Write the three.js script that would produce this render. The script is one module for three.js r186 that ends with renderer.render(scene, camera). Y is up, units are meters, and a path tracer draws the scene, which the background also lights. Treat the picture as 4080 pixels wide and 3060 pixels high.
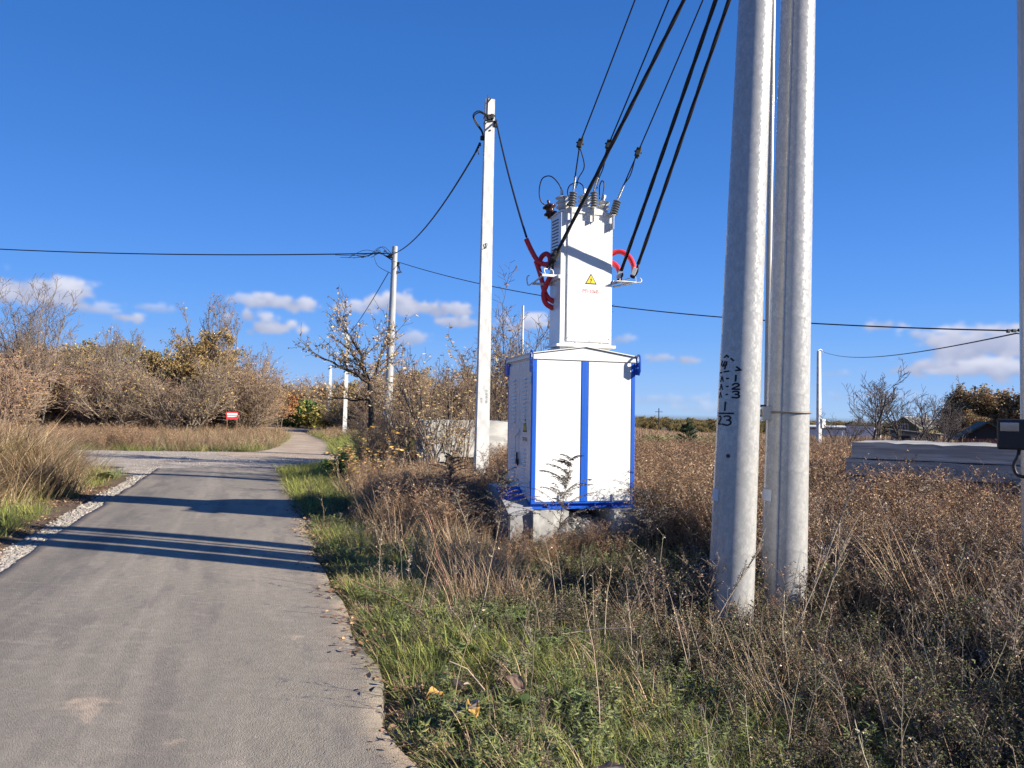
import * as THREE from 'three';
import { mergeGeometries } from 'three/addons/utils/BufferGeometryUtils.js';
import { RoundedBoxGeometry } from 'three/addons/geometries/RoundedBoxGeometry.js';

// ---------------------------------------------------------------- camera, sky, sun, exposure
const scene = new THREE.Scene();
const camera = new THREE.PerspectiveCamera(55.4, 4 / 3, 0.1, 4000);
camera.position.set(0, 1.6, 0);
camera.rotation.order = 'YXZ';
camera.rotation.set(0.04017, 0, 0.01745);
const renderer = new THREE.WebGLRenderer({ antialias: true });
renderer.toneMapping = THREE.LinearToneMapping;
renderer.toneMappingExposure = 2.1;
renderer.shadowMap.enabled = true;
const EXPO = renderer.toneMappingExposure;

const SUN_AZ = 108 * Math.PI / 180, SUN_EL = 23.5 * Math.PI / 180;
const sunDir = new THREE.Vector3(Math.sin(SUN_AZ) * Math.cos(SUN_EL), Math.sin(SUN_EL), -Math.cos(SUN_AZ) * Math.cos(SUN_EL));
const sun = new THREE.DirectionalLight(new THREE.Color().setRGB(1, 0.92, 0.79), 5);
sun.position.copy(sunDir).multiplyScalar(120);
sun.castShadow = true;
sun.shadow.mapSize.set(4096, 4096);
Object.assign(sun.shadow.camera, { left: -60, right: 60, top: 60, bottom: -60, near: 1, far: 260 });
scene.add(sun, sun.target);

// ---------------------------------------------------------------- small maths
function rng(seed) {
  let a = seed >>> 0;
  return () => { a |= 0; a = a + 0x6D2B79F5 | 0; let t = Math.imul(a ^ a >>> 15, 1 | a); t = t + Math.imul(t ^ t >>> 7, 61 | t) ^ t; return ((t ^ t >>> 14) >>> 0) / 4294967296; };
}
const sstep = (a, b, x) => { const t = Math.min(1, Math.max(0, (x - a) / (b - a))); return t * t * (3 - 2 * t); };
const lerp = (a, b, t) => a + (b - a) * t;
const mixc = (a, b, t) => [lerp(a[0], b[0], t), lerp(a[1], b[1], t), lerp(a[2], b[2], t)];
function hash2(x, y) { let h = Math.imul(x | 0, 374761393) + Math.imul(y | 0, 668265263) | 0; h = Math.imul(h ^ h >>> 13, 1274126177); return ((h ^ h >>> 16) >>> 0) / 4294967296; }
function vnoise(x, y, wrap = 0) {
  const xi = Math.floor(x), yi = Math.floor(y), fx = x - xi, fy = y - yi;
  const u = fx * fx * (3 - 2 * fx), v = fy * fy * (3 - 2 * fy);
  const w = wrap ? (k) => ((k % wrap) + wrap) % wrap : (k) => k;
  return lerp(lerp(hash2(w(xi), w(yi)), hash2(w(xi + 1), w(yi)), u), lerp(hash2(w(xi), w(yi + 1)), hash2(w(xi + 1), w(yi + 1)), u), v);
}
function fbm(x, y, o = 4, wrap = 0) { let s = 0, a = 0.5, f = 1, n = 0; for (let i = 0; i < o; i++) { s += a * vnoise(x * f + i * 17 * (wrap ? 0 : 1), y * f, wrap ? wrap * f : 0); n += a; a *= 0.5; f *= 2; } return s / n; }
const s2l = (c) => c <= 0.04045 ? c / 12.92 : Math.pow((c + 0.055) / 1.055, 2.4);
const l2s = (c) => c <= 0.0031308 ? c * 12.92 : 1.055 * Math.pow(c, 1 / 2.4) - 0.055;
const V = (x, y, z) => new THREE.Vector3(x, y, z);

// ---------------------------------------------------------------- the sky: clear autumn air with a few low clouds
{
  const W = 2048, Hh = 1024, d = new Float32Array(W * Hh * 4);
  // elevation in degrees -> clear sky colour, darkened above the frame to weaken ambient fill
  const stops = [[-90, 120, 130, 140], [-2, 172, 202, 240], [0, 172, 206, 246], [2.5, 150, 194, 250], [6, 120, 177, 250], [9, 102, 164, 247], [13, 88, 150, 238], [18, 74, 136, 222], [24, 63, 124, 208], [31, 55, 113, 196], [50, 42, 92, 172], [90, 34, 80, 156]];
  const skyAt = (el) => { let i = 1; while (i < stops.length - 1 && stops[i][0] < el) i++; const a = stops[i - 1], b = stops[i], t = Math.min(1, Math.max(0, (el - a[0]) / (b[0] - a[0]))); return [1, 2, 3].map((k) => s2l(lerp(a[k], b[k], t) / 255)); };
  // clouds: azimuth, elevation, half width, half height in degrees, density, seed
  const clouds = [
    [-32.8, 7.3, 3.3, 1.2, 1.0, 3], [-35.4, 6.8, 2.2, 0.7, 0.8, 4], [-29.9, 6.5, 1.5, 0.5, 0.6, 9], [-27.8, 6.1, 1.2, 0.42, 0.9, 11], [-26.2, 6.9, 1.5, 0.35, 0.45, 15],
    [-18.6, 6.0, 2.2, 0.95, 1.0, 21], [-20.0, 6.7, 1.3, 0.8, 0.9, 22], [-17.6, 7.8, 2.9, 0.75, 0.95, 27], [-20.3, 7.9, 1.1, 0.45, 0.6, 28],
    [-8.8, 8.1, 2.7, 1.05, 1.0, 35], [-5.2, 7.9, 2.7, 0.85, 0.95, 36], [-12.2, 7.8, 1.5, 0.55, 0.85, 37], [-4.3, 7.0, 2.2, 0.6, 0.95, 38], [-7.9, 5.6, 1.4, 0.75, 0.75, 39],
    [0.4, 6.7, 2.6, 0.95, 0.95, 44], [8.4, 5.8, 1.0, 0.55, 0.55, 47], [11.4, 4.4, 1.1, 0.45, 0.7, 51], [13.2, 4.3, 1.2, 0.5, 0.85, 52],
    [27.1, 6.5, 1.3, 0.5, 0.85, 61], [29.0, 5.8, 0.9, 0.4, 0.65, 62], [31.6, 5.0, 3.3, 1.3, 1.0, 71], [35.5, 4.8, 5.0, 1.9, 1.0, 72], [31.2, 3.6, 4.2, 0.8, 0.95, 73], [34.2, 3.2, 4.2, 0.8, 0.95, 75], [40, 5.0, 5.0, 2.0, 0.9, 74],
    [24.2, 3.2, 1.3, 0.25, 0.4, 81], [20, 2.2, 2.6, 0.25, 0.3, 82], [26, 1.6, 3.4, 0.3, 0.3, 83], [12, 1.2, 5, 0.5, 0.3, 84], [17, 0.6, 5, 0.5, 0.35, 85], [31, 1.3, 2.2, 0.2, 0.25, 86]];
  const cr = rng(5);
  for (let k = 0; k < 26; k++) { const az = 52 + cr() * 250; clouds.push([az > 180 ? az - 360 : az, 4.5 + cr() * 5, 1.5 + cr() * 3, 0.5 + cr() * 0.9, 0.6 + cr() * 0.4, 200 + k]); }
  for (let j = 0; j < Hh; j++) {
    const el = (j + 0.5) / Hh * 180 - 90;
    const base = skyAt(el);
    for (let i = 0; i < W; i++) {
      // three.js equirect: u = atan2(dir.z, dir.x) / 2pi + 0.5
      const a = ((i + 0.5) / W - 0.5) * 2 * Math.PI;
      const az = Math.atan2(Math.cos(a), -Math.sin(a)) * 180 / Math.PI;      // 0 = the way the camera looks, positive to the right
      let c = base.slice();
      if (el > -3 && el < 16) for (const [ca, ce, hw, hh, den, sd] of clouds) {
        let da = az - ca; if (da > 180) da -= 360; if (da < -180) da += 360;
        if (Math.abs(da) > hw * 1.6 || Math.abs(el - ce) > hh * 2.2) continue;
        const n = fbm(da * 1.1 / Math.sqrt(hh + 0.3) + sd * 7.3, (el - ce) * 2.0 / Math.sqrt(hh + 0.3) + sd * 3.1, 5);
        const vx = da / hw, vy0 = (el - ce) / hh, vy = vy0 < 0 ? vy0 * 1.7 : vy0;
        const r = Math.sqrt(vx * vx + vy * vy);
        const m = sstep(-0.02, 0.34, (1 - r) * 0.9 + (n - 0.5) * 1.8) * den;
        if (m <= 0) continue;
        const lit = Math.min(1, Math.max(0, 0.45 + vy0 * 0.42 + (n - 0.5) * 0.9 + vx * 0.10));
        const cc = mixc([150, 163, 200], [224, 228, 246], lit).map((q) => s2l(q / 255));
        c = mixc(c, cc, m);
      }
      const o = (j * W + i) * 4;
      d[o] = c[0] / EXPO; d[o + 1] = c[1] / EXPO; d[o + 2] = c[2] / EXPO; d[o + 3] = 1;
    }
  }
  const tex = new THREE.DataTexture(d, W, Hh, THREE.RGBAFormat, THREE.FloatType);
  tex.mapping = THREE.EquirectangularReflectionMapping;
  tex.magFilter = tex.minFilter = THREE.LinearFilter;
  tex.needsUpdate = true;
  scene.background = tex; scene.environment = tex;
}

// ---------------------------------------------------------------- helpers for things, parts, materials
const used = new Map();
function numbered(name) { const n = used.get(name) || 0; used.set(name, n + 1); return n ? `${name}_${String(n).padStart(3, '0')}` : name; }
function shade(o) { o.castShadow = true; o.receiveShadow = true; return o; }
function tag(o, label, category, group, kind) { o.userData.label = label; o.userData.category = category; if (group) o.userData.group = group; if (kind) o.userData.kind = kind; return o; }
function thing(name, label, category, pos = [0, 0, 0], turn = 0, group) { const o = new THREE.Group(); o.name = numbered(name); o.position.set(...pos); o.rotation.y = turn; tag(o, label, category, group); scene.add(o); return o; }
function part(name, geo, mat, parent, label) { const m = shade(new THREE.Mesh(Array.isArray(geo) ? merge(geo) : geo, mat)); m.name = name; if (label) m.userData.label = label; parent.add(m); return m; }
function single(name, geo, mat, label, category, group) { const m = shade(new THREE.Mesh(Array.isArray(geo) ? merge(geo) : geo, mat)); m.name = numbered(name); tag(m, label, category, group); scene.add(m); return m; }
function struct(name, geo, mat) { const m = shade(new THREE.Mesh(geo, mat)); m.name = name; m.userData.kind = 'structure'; scene.add(m); return m; }
function merge(list) { return mergeGeometries(list.map((g) => { const q = g.index ? g.toNonIndexed() : g; for (const k of Object.keys(q.attributes)) if (!['position', 'normal', 'uv'].includes(k)) q.deleteAttribute(k); return q; })); }
const box = (w, h, d, x = 0, y = 0, z = 0) => new THREE.BoxGeometry(w, h, d).translate(x, y, z);
const rbox = (w, h, d, r, x = 0, y = 0, z = 0) => new RoundedBoxGeometry(w, h, d, 2, r).translate(x, y, z);
const cyl = (r0, r1, h, n = 16) => new THREE.CylinderGeometry(r1, r0, h, n);
function bar(a, b, r, n = 8) { const A = V(...a), B = V(...b), dv = B.clone().sub(A), L = dv.length(); const g = new THREE.CylinderGeometry(r, r, L, n); g.applyQuaternion(new THREE.Quaternion().setFromUnitVectors(V(0, 1, 0), dv.normalize())); return g.translate((A.x + B.x) / 2, (A.y + B.y) / 2, (A.z + B.z) / 2); }
function hose(pts, r, seg = 40, n = 8) { return new THREE.TubeGeometry(new THREE.CatmullRomCurve3(pts.map((p) => V(...p)), false, 'centripetal'), seg, r, n, false); }
function sagCurve(a, b, sag, k = 24) { const o = []; for (let i = 0; i <= k; i++) { const t = i / k; o.push([lerp(a[0], b[0], t), lerp(a[1], b[1], t) - 4 * sag * t * (1 - t), lerp(a[2], b[2], t)]); } return o; }
function twisted(pts, r, strands, turns, seg = 160) {            // strands wound round a path
  const curve = new THREE.CatmullRomCurve3(pts.map((p) => V(...p)));
  const fr = curve.computeFrenetFrames(seg), out = [];
  for (let k = 0; k < strands; k++) {
    const q = [];
    for (let i = 0; i <= seg; i++) { const a = i / seg * turns * Math.PI * 2 + k / strands * Math.PI * 2, p = curve.getPointAt(i / seg); p.addScaledVector(fr.normals[i], Math.cos(a) * r * 1.1).addScaledVector(fr.binormals[i], Math.sin(a) * r * 1.1); q.push(p); }
    out.push(new THREE.TubeGeometry(new THREE.CatmullRomCurve3(q), seg, r, 5, false));
  }
  return out;
}
function texOf(w, h, fn, srgb = true) {                           // fn(x, y) -> [r, g, b] in 0..1 display values
  const d = new Uint8Array(w * h * 4);
  for (let j = 0; j < h; j++) for (let i = 0; i < w; i++) { const c = fn(i, j), o = (j * w + i) * 4; d[o] = Math.max(0, Math.min(255, c[0] * 255)); d[o + 1] = Math.max(0, Math.min(255, c[1] * 255)); d[o + 2] = Math.max(0, Math.min(255, c[2] * 255)); d[o + 3] = c.length > 3 ? Math.max(0, Math.min(255, c[3] * 255)) : 255; }
  const t = new THREE.DataTexture(d, w, h, THREE.RGBAFormat); t.magFilter = THREE.LinearFilter; t.minFilter = THREE.LinearMipmapLinearFilter; t.generateMipmaps = true; t.wrapS = t.wrapT = THREE.RepeatWrapping; if (srgb) t.colorSpace = THREE.SRGBColorSpace; t.needsUpdate = true; return t;
}
const lin = (r, g, b) => new THREE.Color().setRGB(r, g, b);
const grainTex = texOf(256, 256, (x, y) => { const n = fbm(x / 16, y / 16, 4, 16); return [n, n, n]; }, false);
const std = (c, rough = 0.8, metal = 0, extra = {}) => new THREE.MeshStandardMaterial({ color: lin(...c), roughness: rough, metalness: metal, side: THREE.DoubleSide, ...extra });
const rep = (t, u, v = u) => { const c = t.clone(); c.repeat.set(u, v); c.needsUpdate = true; return c; };
function mottled(c0, c1, scale, o = 5, spots = 0) { return texOf(512, 512, (x, y) => { let n = fbm(x / 512 * scale, y / 512 * scale, o, scale); n = Math.min(1, Math.max(0, (n - 0.5) * 2.2 + 0.5)); const c = mixc(c0, c1, n); const p = spots && hash2(x >> 1, y >> 1) > 1 - spots ? 0.72 : 1; return c.map((q) => l2s(q * p)); }); }

const M = {};
M.white = new THREE.MeshPhysicalMaterial({ color: lin(0.76, 0.755, 0.73), roughness: 0.42, clearcoat: 0.15, clearcoatRoughness: 0.4, side: THREE.DoubleSide, roughnessMap: rep(grainTex, 2), map: mottled([0.93, 0.93, 0.93], [1, 1, 1], 4) });
M.blue = std([0.008, 0.1, 0.52], 0.38, 0, { map: mottled([0.85, 0.85, 0.85], [1, 1, 1], 8) });
M.galv = std([1, 1, 1], 0.55, 0.12, { map: mottled([0.36, 0.358, 0.35], [0.435, 0.43, 0.415], 16, 5, 0.02), roughnessMap: rep(grainTex, 2) });
M.zinc = std([0.55, 0.56, 0.57], 0.45, 0.5);
M.black = std([0.012, 0.012, 0.016], 0.55);
M.blackPlastic = std([0.009, 0.01, 0.013], 0.6);
M.red = std([0.62, 0.02, 0.035], 0.42);
M.concrete = std([1, 1, 1], 0.92, 0, { map: mottled([0.34, 0.335, 0.32], [0.52, 0.51, 0.48], 8, 5, 0.015), bumpMap: rep(grainTex, 3), bumpScale: 0.0012 });
M.oldConcrete = std([1, 1, 1], 0.95, 0, { map: mottled([0.26, 0.25, 0.235], [0.47, 0.445, 0.4], 8, 5, 0.04), bumpMap: rep(grainTex, 3), bumpScale: 0.002 });
M.paleConcrete = std([1, 1, 1], 0.9, 0, { map: mottled([0.56, 0.555, 0.53], [0.76, 0.75, 0.72], 8, 5, 0.06), bumpMap: rep(grainTex, 4), bumpScale: 0.0005 });
M.porcelainWhite = std([0.62, 0.62, 0.58], 0.25);
M.porcelainBrown = std([0.05, 0.022, 0.016], 0.22);
M.polymerGrey = std([0.16, 0.165, 0.17], 0.5);
M.whiteBracket = std([0.66, 0.66, 0.64], 0.45);

// ---------------------------------------------------------------- the lie of the land
const ROAD_U = [-0.337, -0.9415];
const roadS = (x, z) => -0.337 * x - 0.9415 * z, roadT = (x, z) => 0.9415 * x - 0.337 * z;
const fromST = (s, t) => [-0.337 * s + 0.9415 * t, -0.9415 * s - 0.337 * t];
function groundY(x, z) {
  const s = roadS(x, z), t = roadT(x, z), d = Math.max(0.001, -z);
  let h = -0.03;
  const near = 1 - sstep(17, 20, s);
  if (t > 0.7) h += near * (-0.1 * sstep(1.0, 3.2, t) + sstep(1.0, 2.2, t) * (fbm(x * 0.7 + 40, z * 0.7, 3) - 0.5) * 0.22);
  if (t < -2.6) h += near * sstep(-2.7, -4.2, t) * ((fbm(x * 0.6, z * 0.6 + 9, 3) - 0.4) * 0.3);
  h -= near * sstep(0.95, 0.8, t) * sstep(-2.45, -2.3, t) * 0.045 * (s > -6 ? 1 : 0);
  h -= 0.02 * Math.max(0, Math.min(d, 210) - 18) * sstep(0.04, 0.24, x / d);
  if (d > 150) h += (fbm(x * 0.006, z * 0.006, 3) - 0.5) * 3 * sstep(150, 500, d);
  return h;
}
{
  const N = 230, pos = [], uv = [], idx = [], col = [];
  const f = (i) => { const u = (i / N) * 2 - 1; return 3 * Math.sinh(6.75 * u); };
  for (let j = 0; j <= N; j++) for (let i = 0; i <= N; i++) {
    const x = f(i), z = f(j) - 6, y = groundY(x, z), t = roadT(x, z), s = roadS(x, z);
    pos.push(x, y, z); uv.push(x * 0.5, z * 0.5);
    const n = fbm(x * 0.35 + 3, z * 0.35, 4), far = sstep(30, 90, Math.hypot(x, z));
    let c = mixc([0.06, 0.045, 0.03], [0.13, 0.095, 0.06], n);
    if (t > -3.6 && t < 1.6 && s < 22) c = mixc(c, [0.17, 0.105, 0.06], 0.6);
    c = mixc(c, mixc([0.12, 0.085, 0.052], [0.2, 0.15, 0.09], fbm(x * 0.02, z * 0.02, 3)), far);
    col.push(...c);
    if (i < N && j < N) { const a = j * (N + 1) + i; idx.push(a, a + N + 1, a + 1, a + 1, a + N + 1, a + N + 2); }
  }
  const g = new THREE.BufferGeometry();
  g.setAttribute('position', new THREE.Float32BufferAttribute(pos, 3)); g.setAttribute('uv', new THREE.Float32BufferAttribute(uv, 2)); g.setAttribute('color', new THREE.Float32BufferAttribute(col, 3)); g.setIndex(idx); g.computeVertexNormals();
  struct('ground', g, new THREE.MeshStandardMaterial({ vertexColors: true, roughness: 1, side: THREE.DoubleSide, map: texOf(512, 512, (x, y) => { const n = 0.55 + 0.45 * fbm(x / 10, y / 10, 4, 51.2 | 0); const k = hash2(x, y) * 0.25; return [n + k, n + k * 0.9, n + k * 0.8]; }), bumpMap: rep(grainTex, 4), bumpScale: 0.02 }));
}

// asphalt lane, dusty and worn, with its own thickness
{
  const S0 = -5, S1 = 21.4, TL = -2.22, TR = 0.75, NS = 260, NT = 24, pos = [], uv = [], idx = [];
  const W = NT + 3;
  for (let i = 0; i <= NS; i++) {
    const s = lerp(S0, S1, i / NS), el = (fbm(s * 1.7, 3, 4) - 0.5) * 0.09, er = (fbm(s * 1.3, 77, 4) - 0.5) * 0.16;
    for (let j = -1; j <= NT + 1; j++) {
      const jj = Math.max(0, Math.min(NT, j)), t = lerp(TL + el, TR + er, jj / NT) + (j < 0 ? -0.03 : j > NT ? 0.03 : 0);
      const endz = i === NS ? (fbm(t * 2.2, 9, 3) - 0.5) * 0.5 : 0;
      const [x, z] = fromST(s + endz, t);
      let y = 0.012 * (1 - Math.pow((jj / NT - 0.5) * 2, 2)) + (fbm(t * 0.9, s * 0.5 + 30, 3) - 0.5) * 0.014;
      if (j < 0 || j > NT) y = -0.09;
      if (i === NS) y -= 0.06;
      pos.push(x, y, z); uv.push((t - TL) / (TR - TL), (s - S0) / (S1 - S0));
    }
  }
  for (let i = 0; i < NS; i++) for (let j = 0; j < W - 1; j++) { const a = i * W + j; idx.push(a, a + W, a + 1, a + 1, a + W, a + W + 1); }
  const g = new THREE.BufferGeometry(); g.setAttribute('position', new THREE.Float32BufferAttribute(pos, 3)); g.setAttribute('uv', new THREE.Float32BufferAttribute(uv, 2)); g.setIndex(idx); g.computeVertexNormals();
  const dust = [0.34, 0.285, 0.225];
  const spots = [[7.45 - 0.6, -1.22, 0.34, 0.26, 1], [0, 0, 0, 0, 0]];
  const map = texOf(1024, 2048, (px, py) => {
    const t = TL + px / 1024 * (TR - TL), s = S0 + py / 2048 * (S1 - S0);
    const wob = (fbm(s * 0.25, 5, 2) - 0.5) * 0.25;
    let c = [0.23, 0.2, 0.157];
    const big = fbm(t * 0.9 + 12, s * 0.35, 4), streak = fbm(t * 9 + 3, s * 0.55 + 8, 4), fine = fbm(t * 26, s * 26, 3);
    c = mixc(c, [0.285, 0.244, 0.188], sstep(0.35, 0.75, big));
    // darker polished wheel track left of the middle, paler strip of dust beside it
    const tr = Math.exp(-Math.pow((t + 0.78 + wob) / 0.28, 2)), tr2 = Math.exp(-Math.pow((t + 1.75 + wob) / 0.33, 2));
    c = mixc(c, [0.145, 0.127, 0.108], (tr2 * 0.9 + Math.exp(-Math.pow((t + 0.42 + wob) / 0.16, 2)) * 0.6) * sstep(0.25, 0.7, fbm(t * 7, s * 1.2, 4)));
    c = mixc(c, dust, tr * 0.55 * sstep(0.3, 0.65, streak) + 0.6 * sstep(0.56, 0.8, streak) * sstep(0.35, 0.7, big));
    const scuff = fbm(t * 3.2 + 70, s * 11 + t * 6, 4); c = mixc(c, [0.36, 0.3, 0.235], 0.32 * sstep(0.6, 0.78, scuff) * sstep(0.42, 0.62, fbm(t * 1.6, s * 0.8 + 60, 3))); c = mixc(c, [0.15, 0.132, 0.115], 0.5 * sstep(0.58, 0.75, fbm(t * 5 + 9, s * 1.6 + 21, 4)));
    const edge = Math.max(sstep(0.42, 0.75, t), sstep(-1.95, -2.2, t));
    c = mixc(c, [0.29, 0.215, 0.155], edge * 0.7 * sstep(0.25, 0.65, fbm(t * 4, s * 3, 4)));
    // dried mud patches brought in on wheels
    for (const [ms, mt, rs, rt] of [[4.5, -0.74, 0.12, 0.13], [4.36, -0.73, 0.15, 0.06], [4.52, -0.86, 0.06, 0.1], [3.86, -0.29, 0.06, 0.05], [4.6, -1.75, 0.07, 0.06], [5.4, 0.35, 0.06, 0.06]]) {
      const r = Math.hypot((s - ms) / rs, (t - mt) / rt) + (fbm(t * 18, s * 18, 5) - 0.5) * 1.9;
      c = mixc(c, [0.42, 0.325, 0.235], sstep(1.1, 0.4, r) * 0.72);
    }
    const fl = fbm(t * 11 + 50, s * 22, 3); c = mixc(c, dust, sstep(0.68, 0.78, fl) * 0.5 * sstep(0.4, 0.6, big));
    const k = 0.84 + 0.32 * fine + (hash2(px, py) - 0.5) * 0.22;
    return c.map((q) => l2s(q * k));
  });
  map.wrapS = map.wrapT = THREE.ClampToEdgeWrapping;
  const bump = texOf(512, 512, (x, y) => { const n = 0.6 * hash2(x >> 1, y >> 1) + 0.4 * fbm(x / 8, y / 8, 3, 64); return [n, n, n]; }, false);
  struct('asphalt_road', g, new THREE.MeshStandardMaterial({ map, roughness: 0.88, bumpMap: rep(bump, 3, 27), bumpScale: 0.004, side: THREE.DoubleSide }));
}

// gravel crossing and the rutted track beyond it
function sheet(name, outline, y, mat, jag = 0.25) {
  const pts = [];
  for (let i = 0; i < outline.length; i++) { const a = outline[i], b = outline[(i + 1) % outline.length], L = Math.hypot(b[0] - a[0], b[1] - a[1]), n = Math.max(1, Math.round(L / 0.5)); for (let k = 0; k < n; k++) { const x = lerp(a[0], b[0], k / n), z = lerp(a[1], b[1], k / n); pts.push(new THREE.Vector2(x + (fbm(x * 1.3, z * 1.3, 3) - 0.5) * jag * 2, -(z + (fbm(x * 1.3 + 30, z * 1.3, 3) - 0.5) * jag * 2))); } }
  const g = new THREE.ShapeGeometry(new THREE.Shape(pts)).rotateX(-Math.PI / 2).translate(0, y, 0);
  const p = g.attributes.position, uv = g.attributes.uv; for (let i = 0; i < p.count; i++) uv.setXY(i, p.getX(i) * 0.25, p.getZ(i) * 0.25);
  return struct(name, g, mat);
}
const gravelMap = (a, b, c2) => texOf(1024, 1024, (x, y) => { const n = fbm(x / 1024 * 8, y / 1024 * 8, 5, 8), st = hash2(x / 5 | 0, y / 5 | 0), f = hash2(x, y); let c = mixc(a, b, sstep(0.3, 0.7, n)); c = mixc(c, c2, st > 0.72 ? 0.6 : 0); return c.map((q) => l2s(q * (0.75 + 0.5 * f))); });
const gravelBump = texOf(512, 512, (x, y) => { const n = 0.5 * hash2(x / 4 | 0, y / 4 | 0) + 0.5 * fbm(x / 8, y / 8, 3, 64); return [n, n, n]; }, false);
M.gravel = new THREE.MeshStandardMaterial({ map: gravelMap([0.32, 0.265, 0.205], [0.41, 0.345, 0.27], [0.44, 0.385, 0.32]), bumpMap: rep(gravelBump, 2), bumpScale: 0.007, roughness: 0.95, side: THREE.DoubleSide });
M.dirt = new THREE.MeshStandardMaterial({ map: gravelMap([0.37, 0.285, 0.2], [0.48, 0.375, 0.27], [0.36, 0.25, 0.16]), bumpMap: rep(gravelBump, 1.2), bumpScale: 0.01, roughness: 0.97, side: THREE.DoubleSide });
sheet('gravel_road', [[-44, -18.5], [-14, -19.6], [-10.4, -19.9], [-10.2, -17.6], [-9.0, -17.4], [-6.4, -18.3], [-5.6, -21], [-4.6, -22.6], [-0.5, -22.2], [-0.5, -25.2], [-5.6, -25.4], [-6.9, -26.8], [-9.5, -27.6], [-14.7, -27.0], [-44, -25.5]], -0.024, M.gravel);
sheet('dirt_track', [[-6.2, -24.6], [-6.9, -26.9], [-7.2, -29.2], [-8.2, -33.5], [-10.2, -40.2], [-12, -45], [-13.2, -48.2], [-15.5, -54], [-16.1, -59.7], [-22, -70], [-25, -70], [-19.5, -59], [-17.2, -54], [-15.2, -48.5], [-13.5, -44.1], [-12, -39.3], [-10.05, -31.4], [-9.7, -28.6], [-10.6, -26.2], [-9.2, -24.4]], -0.019, M.dirt);
sheet('gravel_shoulder', [...[-5, 0, 5, 10, 15, 20.6].map((s) => fromST(s, -2.1)), ...[20.6, 15, 10, 5, 0, -5].map((s) => fromST(s, -2.52))], -0.0265, M.gravel, 0.06);
// ---------------------------------------------------------------- lettering and printed marks
function printTex(w, h, draw, bg) { const c = document.createElement('canvas'); c.width = w; c.height = h; const x = c.getContext('2d'); if (bg) { x.fillStyle = bg; x.fillRect(0, 0, w, h); } draw(x, w, h); const t = new THREE.CanvasTexture(c); t.colorSpace = THREE.SRGBColorSpace; return t; }
const decalMat = (t, rough = 0.7) => new THREE.MeshStandardMaterial({ map: t, transparent: true, alphaTest: 0.4, roughness: rough, side: THREE.DoubleSide });

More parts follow.
